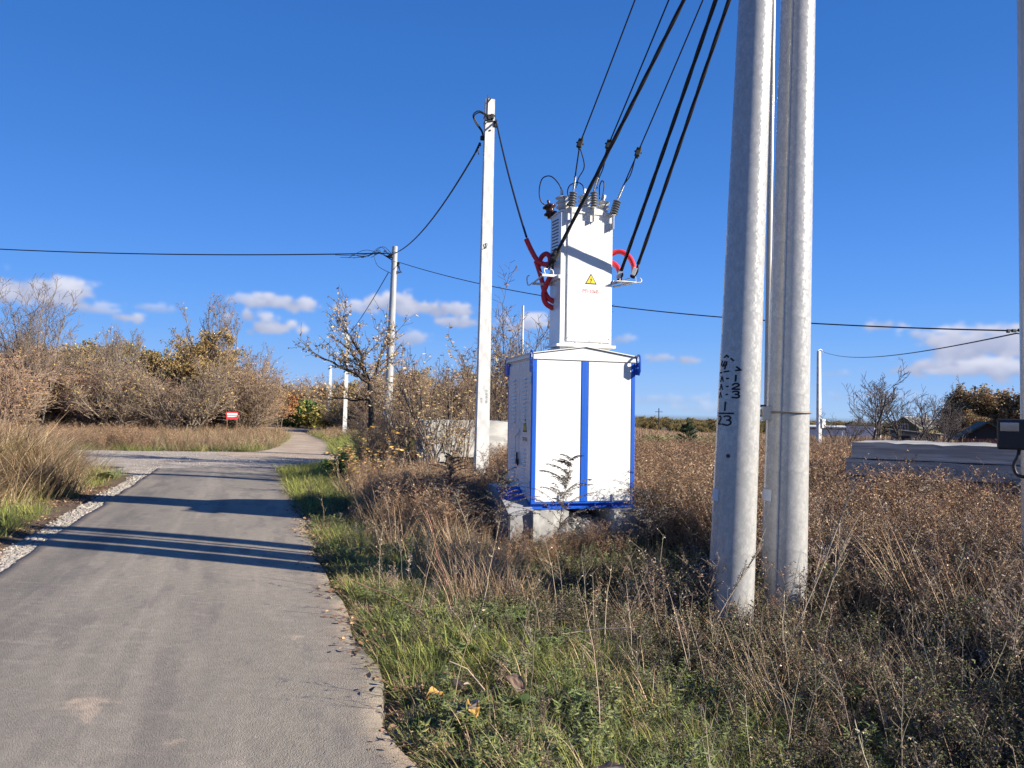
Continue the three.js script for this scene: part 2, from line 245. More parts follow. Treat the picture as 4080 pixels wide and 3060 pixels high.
// ---------------------------------------------------------------- the transformer substation
const SUB = { x: 0.828, y: 0.35, z: -10.526, a: 0.2705 };
const subW = (lx, ly, lz) => [SUB.x + Math.cos(SUB.a) * lx + Math.sin(SUB.a) * lz, SUB.y + ly, SUB.z - Math.sin(SUB.a) * lx + Math.cos(SUB.a) * lz];
{
  const T = thing('transformer_substation', 'white and blue transformer kiosk with tall cabinet and insulators, standing on concrete blocks', 'transformer', [SUB.x, SUB.y, SUB.z], SUB.a);
  part('body', box(1.46, 1.93, 1.18, 0, 1.035, 0), M.white, T);
  for (const s of [-1, 1]) part('front_panel', rbox(0.632, 1.9, 0.02, 0.006, s * 0.371, 1.03, 0.598), M.white, T);
  part('blue_strip', rbox(0.096, 1.905, 0.03, 0.006, 0, 1.03, 0.6), M.blue, T);
  for (const sx of [-1, 1]) for (const sz of [-1, 1]) part('corner_post', [rbox(0.055, 1.96, 0.02, 0.005, sx * 0.716, 1.02, sz * 0.604), rbox(0.02, 1.96, 0.055, 0.005, sx * 0.735, 1.02, sz * 0.586)], M.blue, T);
  // base channel with its gussets
  const bf = [box(1.5, 0.012, 0.06, 0, 0.064, 0.615), box(1.5, 0.07, 0.012, 0, 0.034, 0.586), box(1.5, 0.012, 0.06, 0, -0.006, 0.615), box(1.46, 0.08, 0.02, 0, 0.03, -0.6), box(0.02, 0.08, 1.18, 0.74, 0.03, 0), box(0.02, 0.08, 1.18, -0.74, 0.03, 0)];
  for (const x of [-0.5, -0.22, 0.16, 0.42]) { const g = box(0.012, 0.062, 0.05, x, 0.029, 0.614); bf.push(g); }
  part('base_frame', bf, M.blue, T);
  for (const x of [-0.34, 0.43]) part('tab', box(0.028, 0.11, 0.01, x, 0.12, 0.622), M.zinc, T);
  // louvred double doors on the side
  const louvre = (() => { const g = new THREE.CylinderGeometry(0.017, 0.017, 0.17, 8, 1, false, 0, Math.PI); g.scale(1, 1, 1.1); g.rotateX(Math.PI / 2); g.rotateZ(Math.PI / 2); return g; })();
  for (const k of [0, 1]) {
    const z = k ? 0.286 : -0.286;
    const door = part('door', rbox(0.022, 1.84, 0.556, 0.006, -0.738, 1.02, z), M.white, T);
    for (const [y0, n] of [[1.13, 12], [0.16, 12]]) for (let i = 0; i < n; i++) { const l = part('louvre', louvre, M.white, door); l.rotation.z = 0.5; l.position.set(-0.748, y0 + i * 0.054, z + (k ? -0.02 : 0.03)); }
    for (const y of [0.3, 1.7]) part('hinge', rbox(0.025, 0.1, 0.02, 0.006, -0.752, y, k ? 0.562 : -0.562), M.white, door);
  }
  const hd = part('door_lock', [hose([[-0.765, 0.98, 0.06], [-0.775, 0.96, 0.03], [-0.775, 0.93, -0.05], [-0.775, 0.72, -0.05], [-0.77, 0.7, -0.03], [-0.77, 0.7, 0.04]], 0.007, 30, 6), bar([-0.76, 0.98, 0.06], [-0.76, 1.03, 0.06], 0.008)], M.zinc, T);
  part('padlock', [rbox(0.035, 0.08, 0.06, 0.015, -0.772, 0.58, 0.01), hose([[-0.772, 0.61, -0.015], [-0.772, 0.69, -0.012], [-0.772, 0.7, 0.012], [-0.772, 0.61, 0.02]], 0.009, 16, 6), bar([-0.772, 0.57, 0.02], [-0.772, 0.53, 0.06], 0.013)], M.black, hd);
  const warn = printTex(256, 224, (x) => { x.lineJoin = 'round'; x.fillStyle = '#14130c'; x.beginPath(); x.moveTo(128, 4); x.lineTo(252, 218); x.lineTo(4, 218); x.closePath(); x.fill(); x.fillStyle = '#e2c416'; x.beginPath(); x.moveTo(128, 32); x.lineTo(228, 204); x.lineTo(28, 204); x.closePath(); x.fill(); x.fillStyle = '#14130c'; x.beginPath(); x.moveTo(142, 70); x.lineTo(100, 140); x.lineTo(126, 138); x.lineTo(112, 178); x.lineTo(104, 174); x.lineTo(116, 200); x.lineTo(134, 182); x.lineTo(126, 180); x.lineTo(156, 118); x.lineTo(130, 122); x.closePath(); x.fill(); });
  const tri = (w, h) => { const g = new THREE.ExtrudeGeometry(new THREE.Shape([new THREE.Vector2(-w / 2, 0), new THREE.Vector2(w / 2, 0), new THREE.Vector2(0, h)]), { depth: 0.003, bevelEnabled: false }); const p = g.attributes.position, uv = g.attributes.uv; for (let i = 0; i < p.count; i++) uv.setXY(i, p.getX(i) / w + 0.5, p.getY(i) / h); return g; };
  const wm = new THREE.MeshStandardMaterial({ map: warn, roughness: 0.5, side: THREE.DoubleSide });
  part('warning_sign', tri(0.17, 0.22).rotateY(-Math.PI / 2).translate(-0.751, 1.0, 0.31), wm, T, 'yellow triangle with black lightning bolt on the side door');
  part('lettering', new THREE.PlaneGeometry(0.24, 0.1).rotateY(-Math.PI / 2).translate(-0.7525, 0.9, 0.31), decalMat(printTex(256, 110, (x) => { x.fillStyle = '#b06a4e'; x.font = 'bold 84px sans-serif'; x.textAlign = 'center'; x.fillText('ТР-1К', 128, 84, 240); })), T, 'faded red stencilled letters on the side door');
  // roof with its gable front
  const gab = (z, dz, d) => new THREE.ExtrudeGeometry(new THREE.Shape([[-0.75 - d, 1.985], [0.75 + d, 1.985], [0.75 + d, 2.05], [0, 2.16], [-0.75 - d, 2.05]].map((p) => new THREE.Vector2(...p))), { depth: dz, bevelEnabled: false }).translate(0, 0, z);
  const roof = part('roof', gab(-0.62, 1.245, 0.0), M.white, T);
  for (const s of [-1, 1]) { const L = Math.hypot(0.79, 0.116); const g = box(L, 0.012, 1.29, 0, 0, 0).rotateZ(-s * Math.atan2(0.116, 0.79)).translate(s * 0.392, 2.116, 0.006); part('roof_sheet', g, M.whiteBracket, roof); part('eave_trim', rbox(0.012, 0.06, 1.28, 0.004, s * 0.768, 2.03, 0.0), M.white, roof); }
  // lifting lugs
  const lugShape = new THREE.Shape(); lugShape.moveTo(-0.075, 0); lugShape.lineTo(0.03, -0.02); lugShape.lineTo(0.075, 0.05); lugShape.lineTo(0.075, 0.2); lugShape.absarc(0, 0.2, 0.075, 0, Math.PI, false); lugShape.lineTo(-0.075, 0);
  for (const [hy, hr] of [[0.2, 0.045], [0.09, 0.016]]) { const h = new THREE.Path(); h.absarc(0, hy, hr, 0, Math.PI * 2, true); lugShape.holes.push(h); }
  const lug = new THREE.ExtrudeGeometry(lugShape, { depth: 0.012, bevelEnabled: false, curveSegments: 14 });
  for (const sx of [-1, 1]) for (const sz of [-1, 1]) { const g = lug.clone().rotateY(-Math.PI / 2); if (sz < 0) g.rotateY(Math.PI); g.translate(sx * 0.772, 1.82, sz * 0.66); part('lifting_lug', [g, rbox(0.03, 0.14, 0.09, 0.004, sx * 0.752, 1.88, sz * 0.59)], M.blue, T); }
  // ------------------------------------------------ tall cable cabinet
  const tw = part('tower_cabinet', [box(0.77, 1.85, 0.42, 0.04, 3.12, 0.29), box(0.73, 0.3, 0.4, 0.04, 2.12, 0.29)], M.white, T);
  part('tower_flange', [rbox(0.87, 0.014, 0.52, 0.004, 0.04, 2.205, 0.29), rbox(0.87, 0.03, 0.012, 0.004, 0.04, 2.19, 0.545), rbox(0.012, 0.03, 0.5, 0.004, -0.39, 2.19, 0.29), rbox(0.012, 0.03, 0.5, 0.004, 0.47, 2.19, 0.29)], M.white, tw);
  part('tower_roof', new THREE.ExtrudeGeometry(new THREE.Shape([[-0.36, 4.035], [0.44, 4.035], [0.44, 4.055], [0.2, 4.115], [0.04, 4.135], [-0.12, 4.115], [-0.36, 4.055]].map((p) => new THREE.Vector2(...p))), { depth: 0.45, bevelEnabled: false }).translate(0, 0, 0.07), M.white, tw);
  const fp = part('tower_panel', rbox(0.655, 1.68, 0.022, 0.006, 0.085, 3.09, 0.508), M.white, tw);
  part('tower_stile', rbox(0.05, 1.82, 0.02, 0.005, -0.318, 3.12, 0.506), M.white, tw);
  const screw = new THREE.CylinderGeometry(0.009, 0.009, 0.008, 8).rotateX(Math.PI / 2);
  for (const [x, y] of [[-0.225, 2.3], [0.1, 2.27], [0.385, 2.3], [-0.225, 3.88], [0.38, 3.82], [0.1, 3.9], [-0.1, 2.24], [0.27, 2.24]]) { const s = part('screw', screw, M.zinc, fp); s.position.set(x, y, y < 2.26 ? 0.505 : 0.523); }
  const slit = box(0.008, 0.014, 0.27, 0, 0, 0);
  for (let i = 0; i < 13; i++) { const s = part('louvre', slit, M.black, tw); s.position.set(-0.346, 3.42 + i * 0.045, 0.28); s.rotation.x = 0.09; }
  part('warning_sign', tri(0.17, 0.145).translate(0.105, 3.055, 0.5195), wm, T, 'yellow triangle with black lightning bolt on the tall cabinet');
  part('lettering', new THREE.PlaneGeometry(0.34, 0.085).translate(0.1, 2.955, 0.5215), decalMat(printTex(512, 128, (x) => { x.fillStyle = '#c05a58'; x.font = '96px sans-serif'; x.textAlign = 'center'; x.fillText('РП-10кВ', 256, 98, 490); x.clearRect(0, 62, 512, 5); })), T, 'red stencilled letters on the tall cabinet');
  // ------------------------------------------------ insulators
  const ribbed = (r, R, h, n, top = 0.012) => { const p = [new THREE.Vector2(0, 0), new THREE.Vector2(r, 0)]; for (let i = 0; i < n; i++) { const y = h * (i + 0.3) / n; p.push(new THREE.Vector2(r, y), new THREE.Vector2(R, y + h * 0.22 / n), new THREE.Vector2(R * 0.97, y + h * 0.42 / n), new THREE.Vector2(r, y + h * 0.6 / n)); } p.push(new THREE.Vector2(r * 0.8, h), new THREE.Vector2(top, h + 0.01), new THREE.Vector2(top, h + 0.06), new THREE.Vector2(0, h + 0.06)); return new THREE.LatheGeometry(p, 18); };
  const bush = ribbed(0.058, 0.09, 0.19, 3, 0.014), arr = ribbed(0.032, 0.056, 0.21, 6, 0.01), brown = ribbed(0.06, 0.1, 0.2, 2, 0.016), nut = merge([cyl(0.016, 0.016, 0.07, 8).translate(0, 0.035, 0), box(0.03, 0.045, 0.012, 0.012, 0.06, 0)]);
  const ins = (name, g, m, x, y, z, rz, rx = 0) => { const o = part(name, g, m, T); o.position.set(x, y, z); o.rotation.set(rx, 0, rz); return o; };
  for (const [x, y, rz] of [[-0.29, 4.085, 0.1], [0.03, 4.13, 0], [0.29, 4.075, -0.14]]) { const o = ins('bushing', bush, M.porcelainWhite, x, y, 0.42, rz); const n = part('terminal', nut, M.zinc, o); n.position.y = 0.2; }
  for (const [x, y, rz] of [[-0.215, 4.09, -0.12], [0.115, 4.12, 0.0], [0.405, 4.04, -0.28]]) {
    ins('surge_arrester', arr, M.polymerGrey, x, y, 0.565, rz);
    part('arrester_bracket', [rbox(0.008, 0.19, 0.075, 0.002, x, y - 0.11, 0.556), rbox(0.06, 0.008, 0.07, 0.002, x, y - 0.006, 0.56)], M.whiteBracket, T);
  }
  for (const [x, y, z, rz, rx] of [[-0.33, 4.06, 0.06, 0.22, -0.05], [-0.06, 4.12, 0.12, 0.12, 0]]) { const o = ins('brown_insulator', brown, M.porcelainBrown, x, y, z, rz, rx); const n = part('terminal', nut, M.zinc, o); n.position.y = 0.2; n.scale.set(0.8, 0.6, 0.8); }
  // ------------------------------------------------ cable brackets and red conduits
  const br = (list) => list.map(([a, b, w]) => bar(a, b, w, 4));
  part('cable_bracket', [rbox(0.03, 0.05, 0.5, 0.004, -0.365, 3.13, 0.29), rbox(0.28, 0.035, 0.012, 0.003, -0.46, 3.14, 0.5), rbox(0.26, 0.006, 0.05, 0.002, -0.46, 3.155, 0.475), rbox(0.3, 0.035, 0.012, 0.003, -0.5, 3.07, 0.2), ...br([[[-0.58, 3.14, 0.5], [-0.64, 3.07, 0.2], 0.014], [[-0.58, 3.14, 0.5], [-0.6, 3.2, 0.4], 0.009]]), hose([[-0.64, 3.08, 0.2], [-0.7, 3.04, 0.2], [-0.72, 3.08, 0.2], [-0.72, 3.16, 0.2], [-0.69, 3.18, 0.2]], 0.009, 20, 6), hose([[-0.56, 3.16, 0.5], [-0.57, 3.22, 0.49], [-0.5, 3.23, 0.48], [-0.45, 3.21, 0.5], [-0.44, 3.15, 0.5]], 0.009, 20, 6)], M.whiteBracket, T, 'white steel arm with hooks on the shaded side');
  part('cable_bracket', [rbox(0.03, 0.05, 0.4, 0.004, 0.44, 3.1, 0.34), rbox(0.3, 0.012, 0.1, 0.003, 0.6, 3.11, 0.56), ...br([[[0.44, 3.04, 0.5], [0.72, 3.1, 0.6], 0.014], [[0.44, 3.08, 0.5], [0.66, 3.16, 0.58], 0.012]]), hose([[0.72, 3.1, 0.6], [0.8, 3.11, 0.62], [0.82, 3.14, 0.62], [0.8, 3.17, 0.61]], 0.009, 20, 6)], M.whiteBracket, T, 'white steel arm with plate on the sunlit side');
  for (const p of [
    [[-0.70, 3.73, 0.04], [-0.62, 3.56, 0.06], [-0.54, 3.42, 0.1], [-0.46, 3.36, 0.16], [-0.40, 3.36, 0.24]],
    [[-0.5, 3.36, 0.02], [-0.45, 3.5, 0.0], [-0.40, 3.54, 0.04], [-0.37, 3.48, 0.12], [-0.37, 3.34, 0.16]],
    [[-0.55, 3.42, 0.05], [-0.49, 3.2, 0.1], [-0.45, 2.98, 0.15], [-0.4, 2.87, 0.2], [-0.34, 2.83, 0.24]],
    [[-0.4, 3.2, 0.3], [-0.45, 3.06, 0.24], [-0.48, 2.92, 0.2], [-0.44, 2.8, 0.2], [-0.34, 2.73, 0.22]],
    [[0.40, 3.45, 0.3], [0.48, 3.54, 0.34], [0.58, 3.57, 0.4], [0.69, 3.5, 0.46], [0.74, 3.36, 0.52], [0.72, 3.23, 0.57], [0.69, 3.19, 0.6]],
    [[0.40, 3.4, 0.36], [0.47, 3.4, 0.4], [0.53, 3.33, 0.45], [0.55, 3.22, 0.49], [0.53, 3.14, 0.52]]]) part('red_conduit', hose(p, 0.036, 40, 12), M.red, T);
  // jumper loops on the insulators
  for (const p of [
    [[-0.29, 4.3, 0.42], [-0.34, 4.44, 0.4], [-0.44, 4.58, 0.3], [-0.52, 4.57, 0.2], [-0.54, 4.42, 0.12], [-0.5, 4.28, 0.08], [-0.43, 4.24, 0.06], [-0.37, 4.26, 0.06]],
    [[0.03, 4.36, 0.42], [0.01, 4.46, 0.4], [-0.04, 4.53, 0.3], [-0.12, 4.5, 0.22], [-0.13, 4.42, 0.16], [-0.08, 4.33, 0.12]],
    [[0.29, 4.28, 0.42], [0.315, 4.4, 0.42], [0.32, 4.53, 0.42], [0.3, 4.56, 0.4], [0.275, 4.5, 0.38], [0.272, 4.3, 0.38]]]) part('jumper_wire', hose(p, 0.0085, 50, 6), M.black, T);
}

// high voltage wires, each with clamp and dead end, up to the arm on the round poles
const ARM_Y = 9.2;
[[[2.40, 9.2, -6.2], [0.84, 5.17, -9.5], [-0.19, 4.34, 0.565], [-0.15, 4.36, 0.58], 'left'], [[2.82, 9.2, -6.2], [1.23, 5.2, -9.6], [0.115, 4.38, 0.565], [0.15, 4.38, 0.58], 'middle'], [[3.16, 9.2, -6.2], [1.64, 5.14, -9.7], [0.475, 4.28, 0.565], [0.5, 4.3, 0.58], 'right']].forEach(([e, c, a, b, side], i) => {
  const T = thing('overhead_wire', ['leftmost thin black wire dropping with a clamp to the cabinet top', 'middle thin black wire dropping with a clamp to the cabinet top', 'rightmost thin black wire dropping with a clamp to the cabinet top'][i], 'wire', [0, 0, 0], 0, 'thin wires from the poles to the cabinet top');
  const A = subW(...a), B = subW(...b), mid = [lerp(c[0], A[0], 0.5), lerp(c[1], A[1], 0.5), lerp(c[2], A[2], 0.5)];
  part('conductor', [hose(sagCurve(e, c, 0.06), 0.0095, 40, 6), hose([c, mid, A], 0.0095, 24, 6)], M.black, T);
  part('tail', hose([[c[0] - 0.02, c[1], c[2] + 0.02], [mid[0] + (i ? 0.03 : 0.10), mid[1], mid[2] + 0.03], [B[0] + 0.02, B[1] + 0.12, B[2]], B], 0.008, 30, 6), M.black, T);
  part('dead_end_grip', twisted([A, [lerp(A[0], c[0], 0.28), lerp(A[1], c[1], 0.28), lerp(A[2], c[2], 0.28)]], 0.008, 2, 4, 40), M.zinc, T);
  const cl = part('clamp', [rbox(0.07, 0.12, 0.06, 0.012), rbox(0.03, 0.17, 0.035, 0.008, 0.012, 0, 0), cyl(0.012, 0.012, 0.1, 8).rotateZ(1.57)], M.blackPlastic, T); cl.position.set(...c); cl.rotation.z = -0.3;
});
// low voltage bundles
[[[3.28, 9.2, -6.2], [0.56, 3.76, -9.87], 'thick twisted black cable ending at the left bracket of the cabinet', 5],
 [[2.99, 9.2, -6.2], [1.50, 3.62, -10.17], 'inner thick black cable of the pair ending right of the cabinet', 4],
 [[3.09, 9.2, -6.2], [1.72, 3.70, -10.07], 'outer thick black cable of the pair ending right of the cabinet', 4]].forEach(([e, c, lab, tn], i) => {
  const T = thing('cable_bundle', lab, 'cable', [0, 0, 0], 0, 'thick cables from the poles to the cabinet');
  part('strand', twisted(sagCurve(c, e, 0.07), 0.0125, 4, tn), M.black, T);
  if (i === 0) {
    const cl = part('strain_clamp', [rbox(0.1, 0.17, 0.09, 0.02), rbox(0.04, 0.1, 0.13, 0.01, -0.02, 0.03, 0)], M.blackPlastic, T); cl.position.set(...c); cl.rotation.z = -0.45;
    part('link', [bar(c, subW(-0.5, 3.22, 0.48), 0.012), hose([c, subW(-0.44, 3.3, 0.5), subW(-0.42, 3.26, 0.42), subW(-0.38, 3.34, 0.3)], 0.016, 20, 6), hose([c, subW(-0.5, 3.3, 0.5), subW(-0.5, 3.26, 0.4), subW(-0.42, 3.36, 0.26)], 0.016, 20, 6)], M.black, T);
  } else {
    const f = subW(i === 1 ? 0.53 : 0.69, 3.16, i === 1 ? 0.52 : 0.6);
    const mid = [lerp(c[0], f[0], 0.55), lerp(c[1], f[1], 0.55), lerp(c[2], f[2], 0.55)];
    part('core', [hose([c, mid, f], 0.013, 12, 6), hose([c, [mid[0] + 0.03, mid[1], mid[2] + 0.02], [f[0] + 0.01, f[1], f[2]]], 0.013, 12, 6)], M.black, T);
    const cl = part('strain_clamp', rbox(0.06, 0.11, 0.03, 0.006), M.zinc, T); cl.position.set(mid[0] - 0.02, mid[1], mid[2] + 0.04); cl.rotation.set(0.1, 0, -0.35);
    part('hook', [bar(mid, subW(i === 1 ? 0.5 : 0.74, 3.12, 0.6), 0.009)], M.zinc, T);
  }
});

// ---------------------------------------------------------------- what carries the substation
{
  const E = (lx, ly, lz) => subW(lx, ly, lz);
  const put = (name, geo, mat, lx, ly, lz, turn, label, cat, group) => { const m = single(name, geo, mat, label, cat, group); const p = E(lx, ly, lz); m.position.set(...p); m.rotation.y = SUB.a + turn; return m; };
  const rough = (w, h, d, seed) => { const g = new THREE.BoxGeometry(w, h, d, 8, 5, 5); const p = g.attributes.position; for (let i = 0; i < p.count; i++) { const x = p.getX(i), y = p.getY(i), z = p.getZ(i), k = (fbm(x * 6 + seed, y * 6 + z * 5, 3) - 0.5) * 0.035; p.setXYZ(i, x + k * Math.sign(x), y + k * 0.6 * Math.sign(y), z + k * Math.sign(z)); } g.computeVertexNormals(); return g; };
  put('foundation_block', rough(0.5, 0.62, 1.5, 1), M.concrete, -0.52, -0.33, 0.06, 0, 'pale concrete block under the near corner of the transformer kiosk', 'block', 'blocks under the kiosk');
  put('foundation_block', rough(0.5, 0.62, 1.5, 5), M.concrete, 0.62, -0.33, 0.05, 0, 'concrete block half hidden by weeds under the right end of the kiosk', 'block', 'blocks under the kiosk');
  put('foundation_block', rough(0.8, 0.55, 0.4, 9), M.oldConcrete, 0.02, -0.36, -0.5, 0, 'dark concrete block set back in the gap under the kiosk', 'block', 'blocks under the kiosk');
  // sheet-metal cable cover at the side
  const cov = thing('cable_cover', 'low grey sheet-metal cable cover with blue sloping lids beside the kiosk', 'metal cover', E(-0.9, -0.36, 0.1), SUB.a);
  const grey = std([0.36, 0.36, 0.37], 0.6, 0.1, { map: mottled([0.8, 0.8, 0.8], [1, 1, 1], 6) });
  part('side_panel', new THREE.ExtrudeGeometry(new THREE.Shape([[-0.62, -0.1], [0.62, -0.1], [0.62, 0.3], [0.3, 0.44], [0.02, 0.56], [-0.62, 0.56]].map((p) => new THREE.Vector2(...p))), { depth: 0.3, bevelEnabled: true, bevelSize: 0.006, bevelThickness: 0.006, bevelSegments: 1 }).rotateY(-Math.PI / 2).translate(0.15, 0, 0), grey, cov);
  part('lid', box(0.34, 0.014, 0.64, 0, 0.575, -0.32), grey, cov, 'flat grey lid');
  part('lid', box(0.36, 0.02, 0.34, 0, 0, 0).rotateX(0.42).translate(0, 0.515, 0.15), M.blue, cov, 'sloping blue lid');
  part('lid', box(0.36, 0.014, 0.36, 0, 0, 0).rotateX(0.41).translate(0, 0.38, 0.46), grey, cov, 'sloping grey lid');
  for (const s of [-1, 1]) part('edge_angle', box(0.02, 0.55, 0.02, s * 0.17, 0.03, 0.63), std([0.03, 0.03, 0.035], 0.6), cov);
}

// ---------------------------------------------------------------- galvanised round poles carrying the wires
function steelPole(name, label, [x0, z0], lean, y0, h, rb, seamA, step, group) {
  const T = thing(name, label, 'pole', [x0, y0, z0], 0, group);
  const n = 64, rows = 14, pos = [], uv = [], idx = [];
  for (let j = 0; j <= rows; j++) { const y = h * j / rows, r = rb - 0.009 * y; for (let i = 0; i <= n; i++) { const a = seamA + i / n * Math.PI * 2, k = r + step * (1 - Math.min(1, i / (n * 0.35))); pos.push(lean[0] * y + Math.cos(a) * k, y, lean[1] * y + Math.sin(a) * k); uv.push(i / n * 2.4, y * 1.5); } }
  for (let j = 0; j < rows; j++) for (let i = 0; i < n; i++) { const a = j * (n + 1) + i; idx.push(a, a + n + 1, a + 1, a + 1, a + n + 1, a + n + 2); }
  for (let j = 0; j < rows; j++) { const a = j * (n + 1) + n, b = j * (n + 1); idx.push(a, a + n + 1, b, b, a + n + 1, b + n + 1); }
  let g = new THREE.BufferGeometry(); g.setAttribute('position', new THREE.Float32BufferAttribute(pos, 3)); g.setAttribute('uv', new THREE.Float32BufferAttribute(uv, 2)); g.setIndex(idx); g.computeVertexNormals();
  part('shaft', g, M.galv, T);
  part('cap', cyl(rb - 0.009 * h, rb - 0.009 * h - 0.01, 0.03, 24).translate(lean[0] * h, h, lean[1] * h), M.zinc, T);
  return T;
}
function wrapPatch(T, lean, rb, y0, y1, a0, a1, mat, name, label, off = 0.004) {          // a sheet curved round the shaft
  const n = 16, m = 10, pos = [], uv = [], idx = [];
  for (let j = 0; j <= m; j++) for (let i = 0; i <= n; i++) { const y = lerp(y0, y1, j / m), a = lerp(a0, a1, i / n), r = rb - 0.009 * y + off; pos.push(lean[0] * y + Math.sin(a) * r, y, lean[1] * y + Math.cos(a) * r); uv.push(i / n, j / m); if (i < n && j < m) { const q = j * (n + 1) + i; idx.push(q, q + 1, q + n + 1, q + 1, q + n + 2, q + n + 1); } }
  const g = new THREE.BufferGeometry(); g.setAttribute('position', new THREE.Float32BufferAttribute(pos, 3)); g.setAttribute('uv', new THREE.Float32BufferAttribute(uv, 2)); g.setIndex(idx); g.computeVertexNormals();
  return part(name, g, mat, T, label);
}
{
  const y0 = -0.2, ln1 = [0.0365, 0], ln2 = [0.0228, 0];
  // angles in the pole frame: 0 = towards the camera (+z), positive to the right
  const p1 = steelPole('steel_pole', 'left of the two tall galvanised steel poles, with black painted marks', [1.855, -6.2], ln1, y0, 10.3, 0.190, Math.PI / 2 - 0.75, 0.003, 'twin galvanised poles');
  const p2 = steelPole('steel_pole', 'right of the two tall galvanised steel poles, with an open seam down its front', [2.395, -6.45], ln2, y0, 10.3, 0.194, Math.PI / 2 + 0.66, 0.010, 'twin galvanised poles');
  const marks = printTex(512, 1024, (x) => {
    x.strokeStyle = '#0d1022'; x.lineCap = 'round'; x.lineWidth = 26; x.lineJoin = 'round';
    const st = (...p) => { x.beginPath(); x.moveTo(p[0], p[1]); for (let i = 2; i < p.length; i += 2) x.lineTo(p[i], p[i + 1]); x.stroke(); };
    x.lineWidth = 19;
    st(196, 50, 222, 26, 246, 50); st(276, 70, 300, 96); st(160, 96, 142, 146); st(206, 104, 172, 160, 226, 146); st(230, 112, 204, 196);
    st(336, 176, 376, 216, 330, 220); st(126, 240, 160, 238); st(200, 232, 256, 226);
    for (const [k, y] of [[0, 290], [1, 390], [2, 490]]) { x.lineWidth = 15; st(146 - k * 8, y + 62, 170 - k * 8, y, 194 - k * 8, y + 62); x.lineWidth = 18; st(240, y + 28, 256, y + 27); }
    x.lineWidth = 19; st(332, 282, 330, 352);
    x.beginPath(); x.moveTo(306, 400); x.bezierCurveTo(314, 376, 364, 376, 364, 402); x.bezierCurveTo(364, 424, 308, 430, 304, 452); x.lineTo(370, 454); x.stroke();
    x.beginPath(); x.moveTo(310, 486); x.bezierCurveTo(328, 474, 370, 476, 366, 500); x.bezierCurveTo(362, 516, 340, 516, 336, 516); x.bezierCurveTo(378, 514, 384, 556, 346, 560); x.lineTo(306, 554); x.stroke();
    st(236, 616, 232, 716); st(150, 752, 322, 752);
    x.beginPath(); x.moveTo(152, 792); x.bezierCurveTo(188, 776, 194, 820, 170, 850); x.lineTo(144, 886); x.lineTo(184, 888); x.stroke();
    x.beginPath(); x.moveTo(230, 794); x.bezierCurveTo(260, 774, 308, 788, 296, 818); x.bezierCurveTo(286, 836, 268, 836, 262, 836); x.bezierCurveTo(314, 832, 318, 896, 262, 900); x.lineTo(212, 888); x.stroke();
  });
  wrapPatch(p1, ln1, 0.190, 1.65, 2.335, -2.12, 0.40, decalMat(marks, 0.8), 'painted_marks', 'hand-painted black letters, dashes and the number 1 over 23');
  const tape = new THREE.MeshStandardMaterial({ color: lin(0.55, 0.57, 0.6), roughness: 0.6, side: THREE.DoubleSide });
  wrapPatch(p1, ln1, 0.190, 1.10, 1.2, -1.95, -1.1, tape, 'paper_label'); wrapPatch(p2, ln2, 0.194, 1.08, 1.18, -1.95, -1.0, tape, 'paper_label', undefined, 0.012);
  const hole = part('bolt_hole', cyl(0.016, 0.016, 0.02, 12).rotateX(Math.PI / 2), M.black, p1); hole.position.set(0.0365 * 1.48 - 0.11, 1.48, 0.135); hole.rotation.y = -0.7;
  // clamp band between the two poles
  const band = thing('pole_clamp', 'steel clamp band tying the right pole to its neighbour', 'clamp', [2.395 + 0.0228 * 1.85, 1.65, -6.45]);
  part('band', new THREE.TorusGeometry(0.187, 0.009, 8, 40).rotateX(Math.PI / 2), std([0.2, 0.18, 0.16], 0.6, 0.4), band);
  part('bracket', [rbox(0.1, 0.12, 0.05, 0.006, -0.2, -0.01, 0.05), rbox(0.06, 0.05, 0.07, 0.006, -0.28, 0.0, 0.02)], M.galv, band);
  part('bolt', [bar([-0.33, 0.055, 0.02], [-0.2, 0.055, 0.02], 0.01), bar([-0.33, -0.03, 0.03], [-0.24, -0.03, 0.03], 0.012), box(0.02, 0.05, 0.004, -0.3, -0.09, 0.06)], std([0.09, 0.05, 0.04], 0.7, 0.4), band);
  const cp = single('conduit_pipe', bar([2.345, 1.7, -6.72], [2.49, 9.0, -6.9], 0.027, 14), M.galv, 'thin galvanised pipe rising behind the gap between the twin poles', 'pipe');
  // cross arm above the frame, carries the wires
  const arm = thing('cross_arm', 'steel cross arm on top of the twin galvanised poles', 'cross arm', [2.75, 9.22, -6.2]);
  part('beam', rbox(1.5, 0.07, 0.07, 0.006), M.galv, arm);
  for (const x of [-0.35, 0.07, 0.41]) part('pin_insulator', cyl(0.04, 0.03, 0.12, 12).translate(x, 0.09, 0), M.polymerGrey, arm);
}

